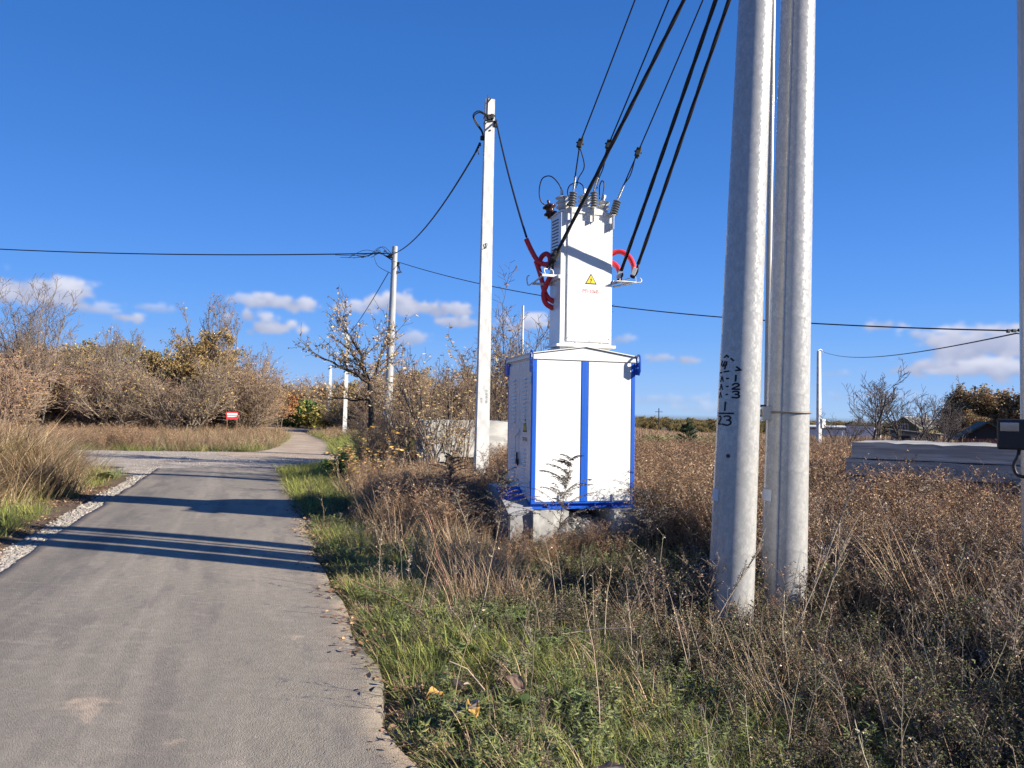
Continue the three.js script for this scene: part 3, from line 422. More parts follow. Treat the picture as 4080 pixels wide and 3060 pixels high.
// ---------------------------------------------------------------- other poles
function concretePole(label, [x, z], h, wb, wt, turn, lean, group, extra) {
  const T = thing('concrete_pole', label, 'pole', [x, groundY(x, z) - 0.05, z], turn, group);
  const g = new THREE.CylinderGeometry(wt * Math.SQRT1_2, wb * Math.SQRT1_2, h, 4, 12).rotateY(Math.PI / 4).toNonIndexed(); g.scale(1, 1, 0.92); g.translate(0, h / 2, 0);
  const p = g.attributes.position; for (let i = 0; i < p.count; i++) p.setX(i, p.getX(i) + lean * p.getY(i));
  const uv = g.attributes.uv; for (let i = 0; i < uv.count; i++) uv.setXY(i, uv.getX(i) * 2, uv.getY(i) * 6);
  g.computeVertexNormals();
  part('shaft', g, M.paleConcrete, T);
  if (extra) extra(T);
  return T;
}
concretePole('tall square white concrete pole standing alone left of the transformer kiosk', [-0.60, -15], 8.25, 0.27, 0.19, 0.22, 0.004, undefined, (T) => {
  const h = 8.2;
  part('hole', cyl(0.02, 0.02, 0.02, 10).rotateX(1.57).translate(0.035, h - 0.62, 0.094), M.black, T);
  part('band', [box(0.215, 0.03, 0.2, 0.033, h - 0.3, 0), box(0.215, 0.02, 0.2, 0.033, h - 0.42, 0)], M.black, T);
  part('hook', [bar([-0.03, h - 0.4, 0.1], [-0.02, h + 0.12, 0.1], 0.008), bar([-0.03, h - 0.05, 0.1], [0.04, h + 0.05, 0.1], 0.012), rbox(0.07, 0.1, 0.06, 0.01, 0.07, h - 0.33, 0.11), rbox(0.06, 0.08, 0.05, 0.01, 0.0, h - 0.36, 0.11)], M.blackPlastic, T);
  part('tail_loop', [hose([[0.08, h - 0.36, 0.1], [-0.06, h - 0.3, 0.12], [-0.22, h - 0.24, 0.1], [-0.32, h - 0.32, 0.06], [-0.26, h - 0.46, 0.02], [-0.13, h - 0.62, 0], [-0.09, h - 0.74, 0]], 0.012, 40, 6), hose([[0.09, h - 0.4, 0.1], [-0.06, h - 0.33, 0.12], [-0.2, h - 0.27, 0.1], [-0.3, h - 0.34, 0.06], [-0.23, h - 0.46, 0.02], [-0.11, h - 0.62, 0], [-0.08, h - 0.76, 0]], 0.012, 40, 6), hose([[0.1, h - 0.42, 0.1], [-0.02, h - 0.45, 0.12], [-0.1, h - 0.55, 0.1]], 0.009, 20, 6)], M.black, T);
  part('strain_clamp', [rbox(0.1, 0.09, 0.07, 0.015, -0.1, h - 0.76, 0), rbox(0.05, 0.07, 0.05, 0.01, -0.16, h - 0.9, 0), bar([-0.16, h - 0.86, 0], [-0.26, h - 1.1, -0.02], 0.016), bar([-0.2, h - 1.0, 0.02], [-0.18, h - 1.12, 0.02], 0.01), rbox(0.09, 0.14, 0.07, 0.02, 0.155, h - 0.47, 0.08)], M.blackPlastic, T);
  const num = decalMat(printTex(128, 512, (x) => { x.translate(64, 256); x.rotate(Math.PI / 2); x.fillStyle = '#6b6a66'; x.font = '34px sans-serif'; x.fillText('31-8.50.149', -170, -22); x.fillText('0151', -60, 44); }));
  part('painted_number', new THREE.PlaneGeometry(0.2, 0.8).translate(0.01, 1.95, 0.124), num, T);
  const bolt = part('scribble', hose([[-0.06, h - 3.1, 0.117], [0.0, h - 3.06, 0.117], [0.01, h - 2.98, 0.117], [-0.03, h - 3.0, 0.117], [0.0, h - 3.09, 0.117]], 0.006, 24, 5), M.black, T);
});
concretePole('nearer thin white concrete pole on the grass beside the dirt track', [-10.8, -47.5], 6.6, 0.26, 0.2, 0.2, 0.008, 'thin poles by the track');
concretePole('farther thin white concrete pole at the edge of the thicket by the track', [-16.2, -65], 5.6, 0.28, 0.2, 0.2, 0.01, 'thin poles by the track');
concretePole('pale concrete pole with a hook and small box in the far right field', [21.0, -50], 6.95, 0.27, 0.2, 0.4, 0, undefined, (T) => { part('hook', new THREE.TorusGeometry(0.22, 0.03, 6, 16, Math.PI).translate(0.1, 6.85, 0.02), M.zinc, T); part('meter_box', rbox(0.36, 0.62, 0.2, 0.03, 0.26, 2.0, 0.1), M.whiteBracket, T); });
{
  const T = thing('round_pole', 'round grey steel pole behind the bushes with a tangle of wires at its top', 'pole', [-4.43, -0.1, -26]);
  const g = new THREE.CylinderGeometry(0.1, 0.17, 7.6, 20, 8).translate(0, 3.8, 0); const p = g.attributes.position; for (let i = 0; i < p.count; i++) p.setX(i, p.getX(i) + 0.02 * p.getY(i)); part('shaft', g, M.galv, T);
  part('band', [new THREE.TorusGeometry(0.107, 0.018, 6, 20).rotateX(1.57).translate(0.148, 7.4, 0), new THREE.TorusGeometry(0.112, 0.014, 6, 20).rotateX(1.57).translate(0.142, 7.05, 0)], M.zinc, T);
  part('bracket', [rbox(0.1, 0.1, 0.08, 0.02, 0.28, 7.0, 0), rbox(0.16, 0.16, 0.1, 0.03, 0.02, 7.25, 0.06)], M.blackPlastic, T);
  const r = rng(88), w = [];
  for (let k = 0; k < 7; k++) { const a = [0.05, 7.4 - r() * 0.35, 0], L = 0.5 + r() * 1.6; w.push(hose([a, [-0.25 - r() * 0.3, 7.42 + (r() - 0.5) * 0.4, (r() - 0.5) * 0.3], [-L * 0.7, 7.3 + (r() - 0.5) * 0.36, (r() - 0.5) * 0.2], [-L - 0.2, 7.2 + (r() - 0.5) * 0.16, 0]], 0.009, 16, 5)); }
  for (let k = 0; k < 3; k++) w.push(hose([[0.2, 7.0, 0], [0.34, 6.86 - k * 0.05, 0.04], [0.3 + k * 0.06, 6.65, 0.05], [0.18, 6.6 + k * 0.06, 0.05]], 0.012, 16, 5));
  w.push(hose([[-0.6, 7.25, 0], [-0.45, 6.9, 0], [0.05, 6.62, 0]], 0.01, 14, 5));
  for (const [x, y] of [[-1.3, 7.12], [-0.7, 7.3], [-0.5, 7.35], [-0.42, 7.16], [-0.85, 7.24]]) w.push(rbox(0.11, 0.045, 0.045, 0.015, x + 0.3, y + 0.08, 0));
  part('wire_tails', w, M.black, T);
}
const wire = (a, b, sag, r, label, tw = 0) => single('overhead_cable', tw ? twisted(sagCurve(a, b, sag), r, 2, tw, 200) : hose(sagCurve(a, b, sag), r, 60, 6), M.black, label, 'cable');
wire([-0.43, 7.70, -15], [0.17, 4.12, -10.35], 0.1, 0.017, 'black cable from the white concrete pole down to the red conduit');
wire([-0.78, 7.12, -15.0], [-4.2, 7.3, -26], 0.35, 0.019, 'sagging black cable between the white concrete pole and the round pole');
wire([-4.5, 7.26, -26], [-30, 8.9, -32.5], 0.3, 0.022, 'long level black cable running left across the sky from the round pole', 0);
wire([-4.1, 6.93, -26], [7.85, 3.03, -11.4], 0.5, 0.012, 'upper thin cable crossing the sky behind the twin poles to the right edge');
wire([21.1, 6.27, -50], [7.88, 2.99, -11.4], 0.42, 0.012, 'lower thin cable from the far field pole to the right edge');
wire([-4.5, 6.55, -26], [-10.8, 6.4, -47.5], 0.15, 0.016, 'thin cable falling left from the round pole behind the gnarled tree');
{ // pole at the right edge with its meter box
  const T = thing('edge_pole', 'grey steel pole cut by the right edge of the picture, with stencil marks', 'pole', [4.575, -0.2, -6.3]);
  const g = new THREE.CylinderGeometry(0.1, 0.165, 9.6, 28, 6).translate(0, 4.8, 0), p = g.attributes.position; for (let i = 0; i < p.count; i++) p.setX(i, p.getX(i) - 0.006 * p.getY(i)); part('shaft', g, M.galv, T);
  for (const [y, h] of [[2.12, 0.075], [1.99, 0.03], [1.95, 0.018], [1.91, 0.03]]) part('painted_mark', box(0.04, h, 0.004, 0, 0, 0).rotateY(-0.75).translate(-0.11, y, 0.1), M.black, T);
  const B = thing('meter_box', 'black meter box with a clear window on the pole at the right edge', 'meter box', [4.22, 1.37, -6.12], -0.6);
  part('case', rbox(0.27, 0.255, 0.13, 0.02, 0, 0.128, 0), M.blackPlastic, B);
  part('window', rbox(0.13, 0.075, 0.008, 0.004, -0.045, 0.19, 0.066), new THREE.MeshStandardMaterial({ color: lin(0.3, 0.31, 0.33), roughness: 0.05, metalness: 0.7 }), B);
  part('cable', hose([[0.02, 0.01, 0.0], [0.01, -0.05, 0.02], [-0.02, -0.13, 0.03], [0.0, -0.2, 0.03], [0.07, -0.22, 0.03], [0.12, -0.16, 0.02]], 0.014, 30, 8), M.black, B);
  part('junction_box', rbox(0.09, 0.11, 0.05, 0.008, 0.12, -0.09, 0.04), M.whiteBracket, B);
}
{
  const T = thing('service_post', 'slim post behind the pole at the right edge where two thin cables end', 'post', [8.09, -0.15, -11.4]);
  part('shaft', cyl(0.07, 0.055, 3.6, 14).translate(0, 1.8, 0), M.galv, T);
  part('wire_clamp', [bar([-0.05, 3.18, 0], [-0.36, 3.19, 0], 0.013), rbox(0.09, 0.05, 0.04, 0.01, -0.14, 3.19, 0), rbox(0.07, 0.05, 0.04, 0.01, -0.25, 3.18, 0), rbox(0.05, 0.05, 0.04, 0.01, -0.34, 3.17, 0), bar([-0.05, 3.12, 0.02], [-0.2, 3.14, 0], 0.011)], M.black, T);
}
single('white_post', bar([0.32, -0.1, -24], [0.32, 5.16, -24], 0.036, 10), M.paleConcrete, 'thin white post sticking up behind the shrubs left of the kiosk', 'post');
single('far_utility_pole', [bar([46.3, -4, -230], [46.3, 4.0, -230], 0.16, 6), box(2.4, 0.16, 0.16, 46.3, 2.9, -230)], M.black, 'tiny dark cross-armed pole on the horizon right of the kiosk', 'pole');

// ---------------------------------------------------------------- concrete elements lying about
function roughBlock(w, h, d, seed, amp = 0.02) { const g = new THREE.BoxGeometry(w, h, d, Math.ceil(w / 0.12), Math.max(2, Math.ceil(h / 0.08)), 4); const p = g.attributes.position; for (let i = 0; i < p.count; i++) { const x = p.getX(i), y = p.getY(i), z = p.getZ(i); const k = (fbm(x * 5 + seed, y * 5 + z * 7, 4) - 0.5) * amp * 2; p.setXYZ(i, x + (Math.abs(x) > w / 2 - 0.01 ? k : 0), y + (y > h / 2 - 0.01 ? k * 1.2 : 0), z + (Math.abs(z) > d / 2 - 0.01 ? k : 0)); } g.computeVertexNormals(); return g; }
{ // stacked hollow-core slabs on the right, ends facing the road
  const a = 0.60, ox = 5.0, oz = -10.9;
  const place = (o, lx, y, lz) => { o.position.set(ox + Math.cos(a) * lx + Math.sin(a) * lz, y, oz + Math.sin(a) * lx - Math.cos(a) * lz); o.rotation.y = -a; };
  const H0 = groundY(6, -10.5), th = 0.235;
  const names = ['lowest visible hollow-core slab in the stack, mostly buried in weeds', 'dark slab second from the ground in the concrete stack', 'middle concrete slab of the stack with plugged core holes', 'concrete slab second from the top of the stack, sticking out to the left', 'topmost grey concrete slab of the stack with a chipped lit edge'];
  for (let k = 0; k < 5; k++) {
    const len = 3.6, T = thing('concrete_slab', names[k], 'slab', [0, 0, 0], 0, 'stacked hollow-core slabs');
    place(T, len / 2 + [0.25, 0.05, 0.0, -0.02, 0.06][k], 0.04 + k * (th + 0.012), 0.03 * ((k * 7) % 3));
    part('slab_body', roughBlock(len, th, 1.6, k * 13 + 1, k === 4 ? 0.022 : 0.012).translate(0, th / 2, -0.8 - 0.0), M.oldConcrete, T);
    if (k === 2 || k === 3) for (let i = 0; i < 22; i++) part('core_plug', cyl(0.05, 0.047, 0.014, 14).rotateX(1.57), M.oldConcrete, T).position.set(-len / 2 + 0.12 + i * 0.155, th / 2, 0.003);
    T.rotation.y = -a;
  }
}
{ // rubble of blocks behind the shrubs by the white pole
  const mk = (geo, x, y, z, turn, label) => { const m = single('concrete_block', geo, M.concrete, label, 'block', 'blocks behind the shrubs'); m.position.set(x, y, z); m.rotation.y = turn; };
  mk(roughBlock(3.0, 0.86, 0.9, 31, 0.03), -0.75, 0.98, -17.9, 0.3, 'big weathered concrete block lying on top behind the bare shrubs');
  mk(roughBlock(0.62, 0.6, 0.7, 33, 0.03), -1.85, 0.26, -17.4, 0.3, 'squat concrete block propping the left end of the big block');
  mk(roughBlock(0.26, 0.62, 0.5, 35, 0.02), -0.72, 0.26, -17.6, 0.25, 'narrow upright concrete block propping the big block near the white pole');
  mk(roughBlock(0.3, 0.62, 0.5, 37, 0.02), 0.3, 0.26, -17.9, 0.3, 'upright concrete block propping the right end of the big block');
}
// red board by the crossing
{
  const T = thing('red_sign', 'small red and white board standing in the dry grass beyond the crossing', 'sign', [-17.0, -0.05, -44.6], 0.32);
  const t = printTex(256, 176, (x) => { x.fillStyle = '#e7343c'; x.fillRect(0, 0, 256, 176); x.fillStyle = '#fff6ee'; x.fillRect(16, 30, 220, 48); x.fillRect(22, 96, 206, 26); x.fillStyle = '#e7343c'; for (let i = 0; i < 9; i++) x.fillRect(30 + i * 23, 46, 6, 30); for (let i = 0; i < 12; i++) x.fillRect(30 + i * 16, 100, 3, 18); });
  part('board', box(0.66, 0.44, 0.02, 0, 1.22, 0), new THREE.MeshStandardMaterial({ map: t, roughness: 0.6 }), T);
  for (const s of [-1, 1]) part('post', box(0.04, 1.4, 0.04, s * 0.28, 0.7, -0.035), std([0.2, 0.13, 0.08], 0.9), T);
}

// ---------------------------------------------------------------- buildings in the distance
function gableHouse(name, label, [x, z], turn, w, d, hw, hr, wallMat, roofMat, detail) {
  const y = groundY(x, z) - 0.1, T = thing(name, label, 'building', [x, y, z], turn);
  part('wall', new THREE.ExtrudeGeometry(new THREE.Shape([[-w / 2, 0], [w / 2, 0], [w / 2, hw], [0, hw + hr], [-w / 2, hw]].map((p) => new THREE.Vector2(...p))), { depth: d, bevelEnabled: false }).translate(0, 0, -d), wallMat, T);
  const L = Math.hypot(w / 2 + 0.3, hr * (w / 2 + 0.3) / (w / 2)), an = Math.atan2(hr, w / 2);
  const roof = part('roof', [-1, 1].map((s) => box(L, 0.1, d + 0.7, 0, 0, 0).rotateZ(-s * an).translate(s * (w / 4 + 0.15), hw + hr / 2 - 0.08 * 1 + 0.08, -d / 2)), roofMat, T);
  detail(T, roof); return T;
}
const glassy = new THREE.MeshStandardMaterial({ color: lin(0.03, 0.035, 0.045), roughness: 0.1 });
gableHouse('wooden_house', 'olive wooden house with a white gable window and long roof beyond the bare trees', [84.8, -158], -0.95, 6.2, 10.5, 2.9, 2.3, std([0.16, 0.13, 0.055], 0.85), std([0.2, 0.19, 0.18], 0.8), (T, roof) => {
  const w = part('window', rbox(1.35, 1.5, 0.08, 0.02, 0.2, 3.05, 0.06), M.white, T); for (const s of [-1, 1]) part('pane', box(0.5, 1.25, 0.02, 0.2 + s * 0.31, 3.05, 0.11), glassy, w);
  part('ridge', rbox(0.3, 0.12, 11.2, 0.03, 0, 5.28, -5.2), M.white, roof); part('chimney', rbox(0.4, 1.6, 0.4, 0.03, 0.9, 5.4, -7.6), M.white, roof);
  for (let i = 0; i < 9; i++) part('plank', box(6.22 - Math.max(0, i - 5) * 1.25, 0.03, 0.03, 0, 0.5 + i * 0.5, 0.02), std([0.1, 0.085, 0.04], 0.9), T);
  part('wall_trim', box(0.12, 3, 0.06, -3.1, 1.5, 0.03), M.white, T);
});
gableHouse('brick_shed', 'small red brick shed with a mossy green roof above the slab stack', [29.9, -46], -0.45, 2.9, 3.6, 1.2, 0.95, std([1, 1, 1], 0.9, 0, { map: mottled([0.2, 0.06, 0.045], [0.34, 0.11, 0.08], 24) }), std([0.06, 0.085, 0.065], 0.8, 0, { map: mottled([0.6, 0.7, 0.6], [1, 1, 1], 8) }), (T, roof) => {
  part('gable_board', new THREE.ExtrudeGeometry(new THREE.Shape([[-1.4, 1.21], [1.4, 1.21], [0, 2.1]].map((p) => new THREE.Vector2(...p))), { depth: 0.04, bevelEnabled: false }), std([0.035, 0.03, 0.03], 0.9), T);
  for (let i = 0; i < 12; i++) part('roof_rib', box(0.05, 0.05, 4.3, 0, 0, 0).translate((i - 5.5) * 0.27, 1.27 + 0.95 * (1 - Math.abs(i - 5.5) * 0.27 / 1.45), -1.8), roof.material, roof);
});
{
  const y = groundY(47.5, -110), T = thing('white_shed', 'long low white shed at the far edge of the right field', 'shed', [46.6, y - 0.1, -110], -0.35);
  part('wall', box(6.2, 2.4, 3, 0, 1.2, 0), M.white, T); part('roof', box(6.6, 0.12, 3.6, 0, 2.46, 0.1).rotateX(0.06), M.whiteBracket, T);
  for (const x of [-2, 0.1, 2]) part('door', rbox(1.5, 1.9, 0.06, 0.02, x, 1.0, 1.52), M.whiteBracket, T); part('beam', box(6.3, 0.16, 0.1, 0, 2.1, 1.56), std([0.3, 0.29, 0.27], 0.8), T);
  const U = thing('white_garage', 'boxy white garage with a dark open side behind the far field pole', 'garage', [46.2, groundY(46, -96) - 0.1, -96], -0.7);
  part('wall', box(3.4, 2.5, 3.2, 0, 1.25, 0), M.white, U); part('roof', box(3.7, 0.12, 3.5, 0, 2.55, 0), std([0.12, 0.12, 0.12], 0.8), U); part('opening', box(0.05, 1.7, 2.2, -1.71, 1.0, 0), M.black, U);
  const S = thing('small_shed', 'little grey shed with a slanting roof just above the slab stack', 'shed', [32.0, groundY(32, -58) - 0.1, -58], -0.5);
  part('wall', box(3.4, 1.5, 1.8, 0, 0.75, 0), std([0.26, 0.24, 0.21], 0.9), S); part('roof', box(4.3, 0.1, 2.3, -0.1, 1.6, 0).rotateZ(-0.09), std([0.14, 0.13, 0.12], 0.9), S); part('doorway', box(0.9, 1.2, 0.05, -0.8, 0.7, 0.9), M.black, S); part('shutter', box(1.2, 0.9, 0.05, 0.7, 0.8, 0.91), std([0.34, 0.32, 0.27], 0.9), S);
}
// ---------------------------------------------------------------- plants
class MB {                                                       // collects faces with vertex colours
  constructor() { this.p = []; this.n = []; this.c = []; }
  tri(a, b, c, col, n) { if (!n) { const u = b.clone().sub(a), v = c.clone().sub(a); n = u.cross(v).normalize(); } for (const q of [a, b, c]) this.p.push(q.x, q.y, q.z); for (let i = 0; i < 3; i++) { this.n.push(n.x, n.y, n.z); this.c.push(...col); } }
  tube(a, b, ra, rb, sides, col, cb = col) {
    const d = b.clone().sub(a).normalize(), u = Math.abs(d.y) < 0.9 ? V(0, 1, 0).cross(d).normalize() : V(1, 0, 0).cross(d).normalize(), w = d.clone().cross(u);
    for (let i = 0; i < sides; i++) {
      const t0 = i / sides * 6.2832, t1 = (i + 1) / sides * 6.2832;
      const n0 = u.clone().multiplyScalar(Math.cos(t0)).addScaledVector(w, Math.sin(t0)), n1 = u.clone().multiplyScalar(Math.cos(t1)).addScaledVector(w, Math.sin(t1));
      const q = [a.clone().addScaledVector(n0, ra), a.clone().addScaledVector(n1, ra), b.clone().addScaledVector(n1, rb), b.clone().addScaledVector(n0, rb)], nn = [n0, n1, n1, n0], cc = [col, col, cb, cb];
      for (const k of [0, 1, 2, 0, 2, 3]) { this.p.push(q[k].x, q[k].y, q[k].z); this.n.push(nn[k].x, nn[k].y, nn[k].z); this.c.push(...cc[k]); }
    }
  }
  leaf(p, dir, nrm, L, w, col) { const s = dir.clone().cross(nrm).normalize().multiplyScalar(w / 2), m = p.clone().addScaledVector(dir, L * 0.45).addScaledVector(nrm, -L * 0.06), e = p.clone().addScaledVector(dir, L); const a = m.clone().add(s), b = m.clone().sub(s); this.tri(p, a, e, col); this.tri(p, e, b, col); }
  blade(p, dir, lean, L, w, bend, segs, col, tip = col) {
    let q = p.clone(), d = dir.clone(); const s = V(-lean.z, 0, lean.x).normalize(); let wa = w; let pa = q.clone().addScaledVector(s, wa / 2), pb = q.clone().addScaledVector(s, -wa / 2);
    for (let i = 0; i < segs; i++) {
      d = d.clone().addScaledVector(lean, bend / segs); d.y -= bend * 0.55 * (i + 1) / segs / segs; d.normalize(); q = q.clone().addScaledVector(d, L / segs);
      const wb = i === segs - 1 ? 0.0005 : w * (1 - (i + 1) / segs * 0.75), c2 = mixc(col, tip, (i + 0.5) / segs); const na = q.clone().addScaledVector(s, wb / 2), nb = q.clone().addScaledVector(s, -wb / 2);
      this.tri(pa, pb, nb, c2); if (i < segs - 1) this.tri(pa, nb, na, c2); pa = na; pb = nb;
    }
    return q;
  }
  geo() { const g = new THREE.BufferGeometry(); g.setAttribute('position', new THREE.Float32BufferAttribute(this.p, 3)); g.setAttribute('normal', new THREE.Float32BufferAttribute(this.n, 3)); g.setAttribute('color', new THREE.Float32BufferAttribute(this.c, 3)); return g; }
}
const plantMat = new THREE.MeshPhysicalMaterial({ vertexColors: true, roughness: 0.9, side: THREE.DoubleSide, transmission: 0.25, thickness: 0 });
const dryMat = new THREE.MeshStandardMaterial({ vertexColors: true, roughness: 0.85, side: THREE.DoubleSide });
const barkMat = new THREE.MeshStandardMaterial({ vertexColors: true, roughness: 0.95, side: THREE.DoubleSide });
const jit = (r, c, k) => { const m = 1 + (r() - 0.5) * 2 * k; return [c[0] * m * (1 + (r() - 0.5) * k * 0.5), c[1] * m, c[2] * m * (1 + (r() - 0.5) * k * 0.6)]; };
const rdir = (r, up) => { const a = r() * 6.2832; return V(Math.cos(a), up, Math.sin(a)).normalize(); };
const pick = (r, list) => list[Math.min(list.length - 1, r() * list.length | 0)];
const WIND = V(-0.25, 0, -0.1);

// a tuft of grass
function tuft(seed, n, L0, L1, w, spread, bend, cols, wind = V(0, 0, 0), segs = 3) {
  const r = rng(seed), m = new MB();
  for (let i = 0; i < n; i++) {
    const a = r() * 6.2832, rad = spread * Math.sqrt(r()), p = V(Math.cos(a) * rad, -0.03, Math.sin(a) * rad);
    const out = V(Math.cos(a + (r() - 0.5) * 2), 0, Math.sin(a + (r() - 0.5) * 2)).multiplyScalar(0.8).add(wind).normalize();
    const c = jit(r, pick(r, cols), 0.3);
    m.blade(p, V(out.x * 0.25 + wind.x * 0.5, 1, out.z * 0.25 + wind.z * 0.5).normalize(), out, lerp(L0, L1, r()), w * (0.6 + r() * 0.7), bend * (0.3 + r()), segs, c, mixc(c, [c[0] * 1.25, c[1] * 1.12, c[2]], r()));
  }
  return m;
}
// a dead forb: stem, side twigs, crumpled leaves and seed heads
function deadWeed(seed, h, twigs, bits, stemCol, bitCols, o = {}) {
  const r = rng(seed), m = new MB(); const stems = o.stems || 1;
  for (let s = 0; s < stems; s++) {
    let p = V((r() - 0.5) * 0.12, -0.03, (r() - 0.5) * 0.12), d = V((r() - 0.5) * 0.5, 1, (r() - 0.5) * 0.5).normalize(); const n = 6, hh = h * (0.65 + r() * 0.5), sc = jit(r, stemCol, 0.25);
    for (let i = 0; i < n; i++) {
      d.x += (r() - 0.5) * 0.22; d.z += (r() - 0.5) * 0.22; d.normalize(); const q = p.clone().addScaledVector(d, hh / n);
      m.tube(p, q, (o.rad || 0.0038) * (1 - i / n * 0.7), (o.rad || 0.0038) * (1 - (i + 1) / n * 0.7), 3, sc);
      if (i >= (o.from ?? 1)) for (let t = 0; t < twigs / n * 1.3; t++) {
        const b = p.clone().lerp(q, r()), td = rdir(r, 0.5 + r() * 0.9), L = (o.twigL || 0.16) * (0.4 + r()) * (1.15 - i / n * 0.6); const e = b.clone().addScaledVector(td, L); e.y += (o.droop || 0) * L;
        m.tube(b, e, 0.0017, 0.001, 3, sc);
        for (let k = 0; k < bits; k++) { const lp = b.clone().lerp(e, 0.15 + 0.85 * r()), sz = (o.bit || 0.016) * (0.5 + r()); m.leaf(lp, rdir(r, (r() - 0.45) * 1.6), rdir(r, 0.4), sz, sz * (o.wid || 0.5), jit(r, pick(r, bitCols), 0.35)); }
      }
      p = q;
    }
  }
  return m;
}
// leafy green forb
function greenForb(seed, h, leaves, L, w, cols) {
  const r = rng(seed), m = new MB();
  for (let s = 0; s < 5; s++) { let p = V((r() - 0.5) * 0.1, -0.02, (r() - 0.5) * 0.1), d = rdir(r, 1.6); const n = 4; for (let i = 0; i < n; i++) { d.y += 0.1; d.normalize(); const q = p.clone().addScaledVector(d, h / n * (0.6 + r() * 0.6)); m.tube(p, q, 0.0025, 0.002, 3, cols[0]); for (let k = 0; k < leaves; k++) { const ld = rdir(r, 0.5 * r()); m.leaf(p.clone().lerp(q, r()), ld, V(-ld.x * 0.3, 1, -ld.z * 0.3).normalize(), L * (0.5 + r()), w * (0.6 + r() * 0.7), jit(r, pick(r, cols), 0.25)); } p = q; } }
  return m;
}
const STRAW = [[0.42, 0.31, 0.19], [0.5, 0.38, 0.24], [0.34, 0.24, 0.14], [0.46, 0.33, 0.22]];
const RUST = [[0.28, 0.17, 0.1], [0.35, 0.225, 0.135], [0.23, 0.145, 0.085], [0.41, 0.285, 0.175]];
const GREYB = [[0.25, 0.18, 0.125], [0.33, 0.25, 0.18], [0.18, 0.13, 0.09], [0.42, 0.34, 0.25]];
const GREEN = [[0.14, 0.185, 0.03], [0.19, 0.235, 0.045], [0.1, 0.145, 0.025], [0.25, 0.26, 0.065]];
const LIME = [[0.24, 0.28, 0.05], [0.3, 0.315, 0.07], [0.17, 0.22, 0.035]];
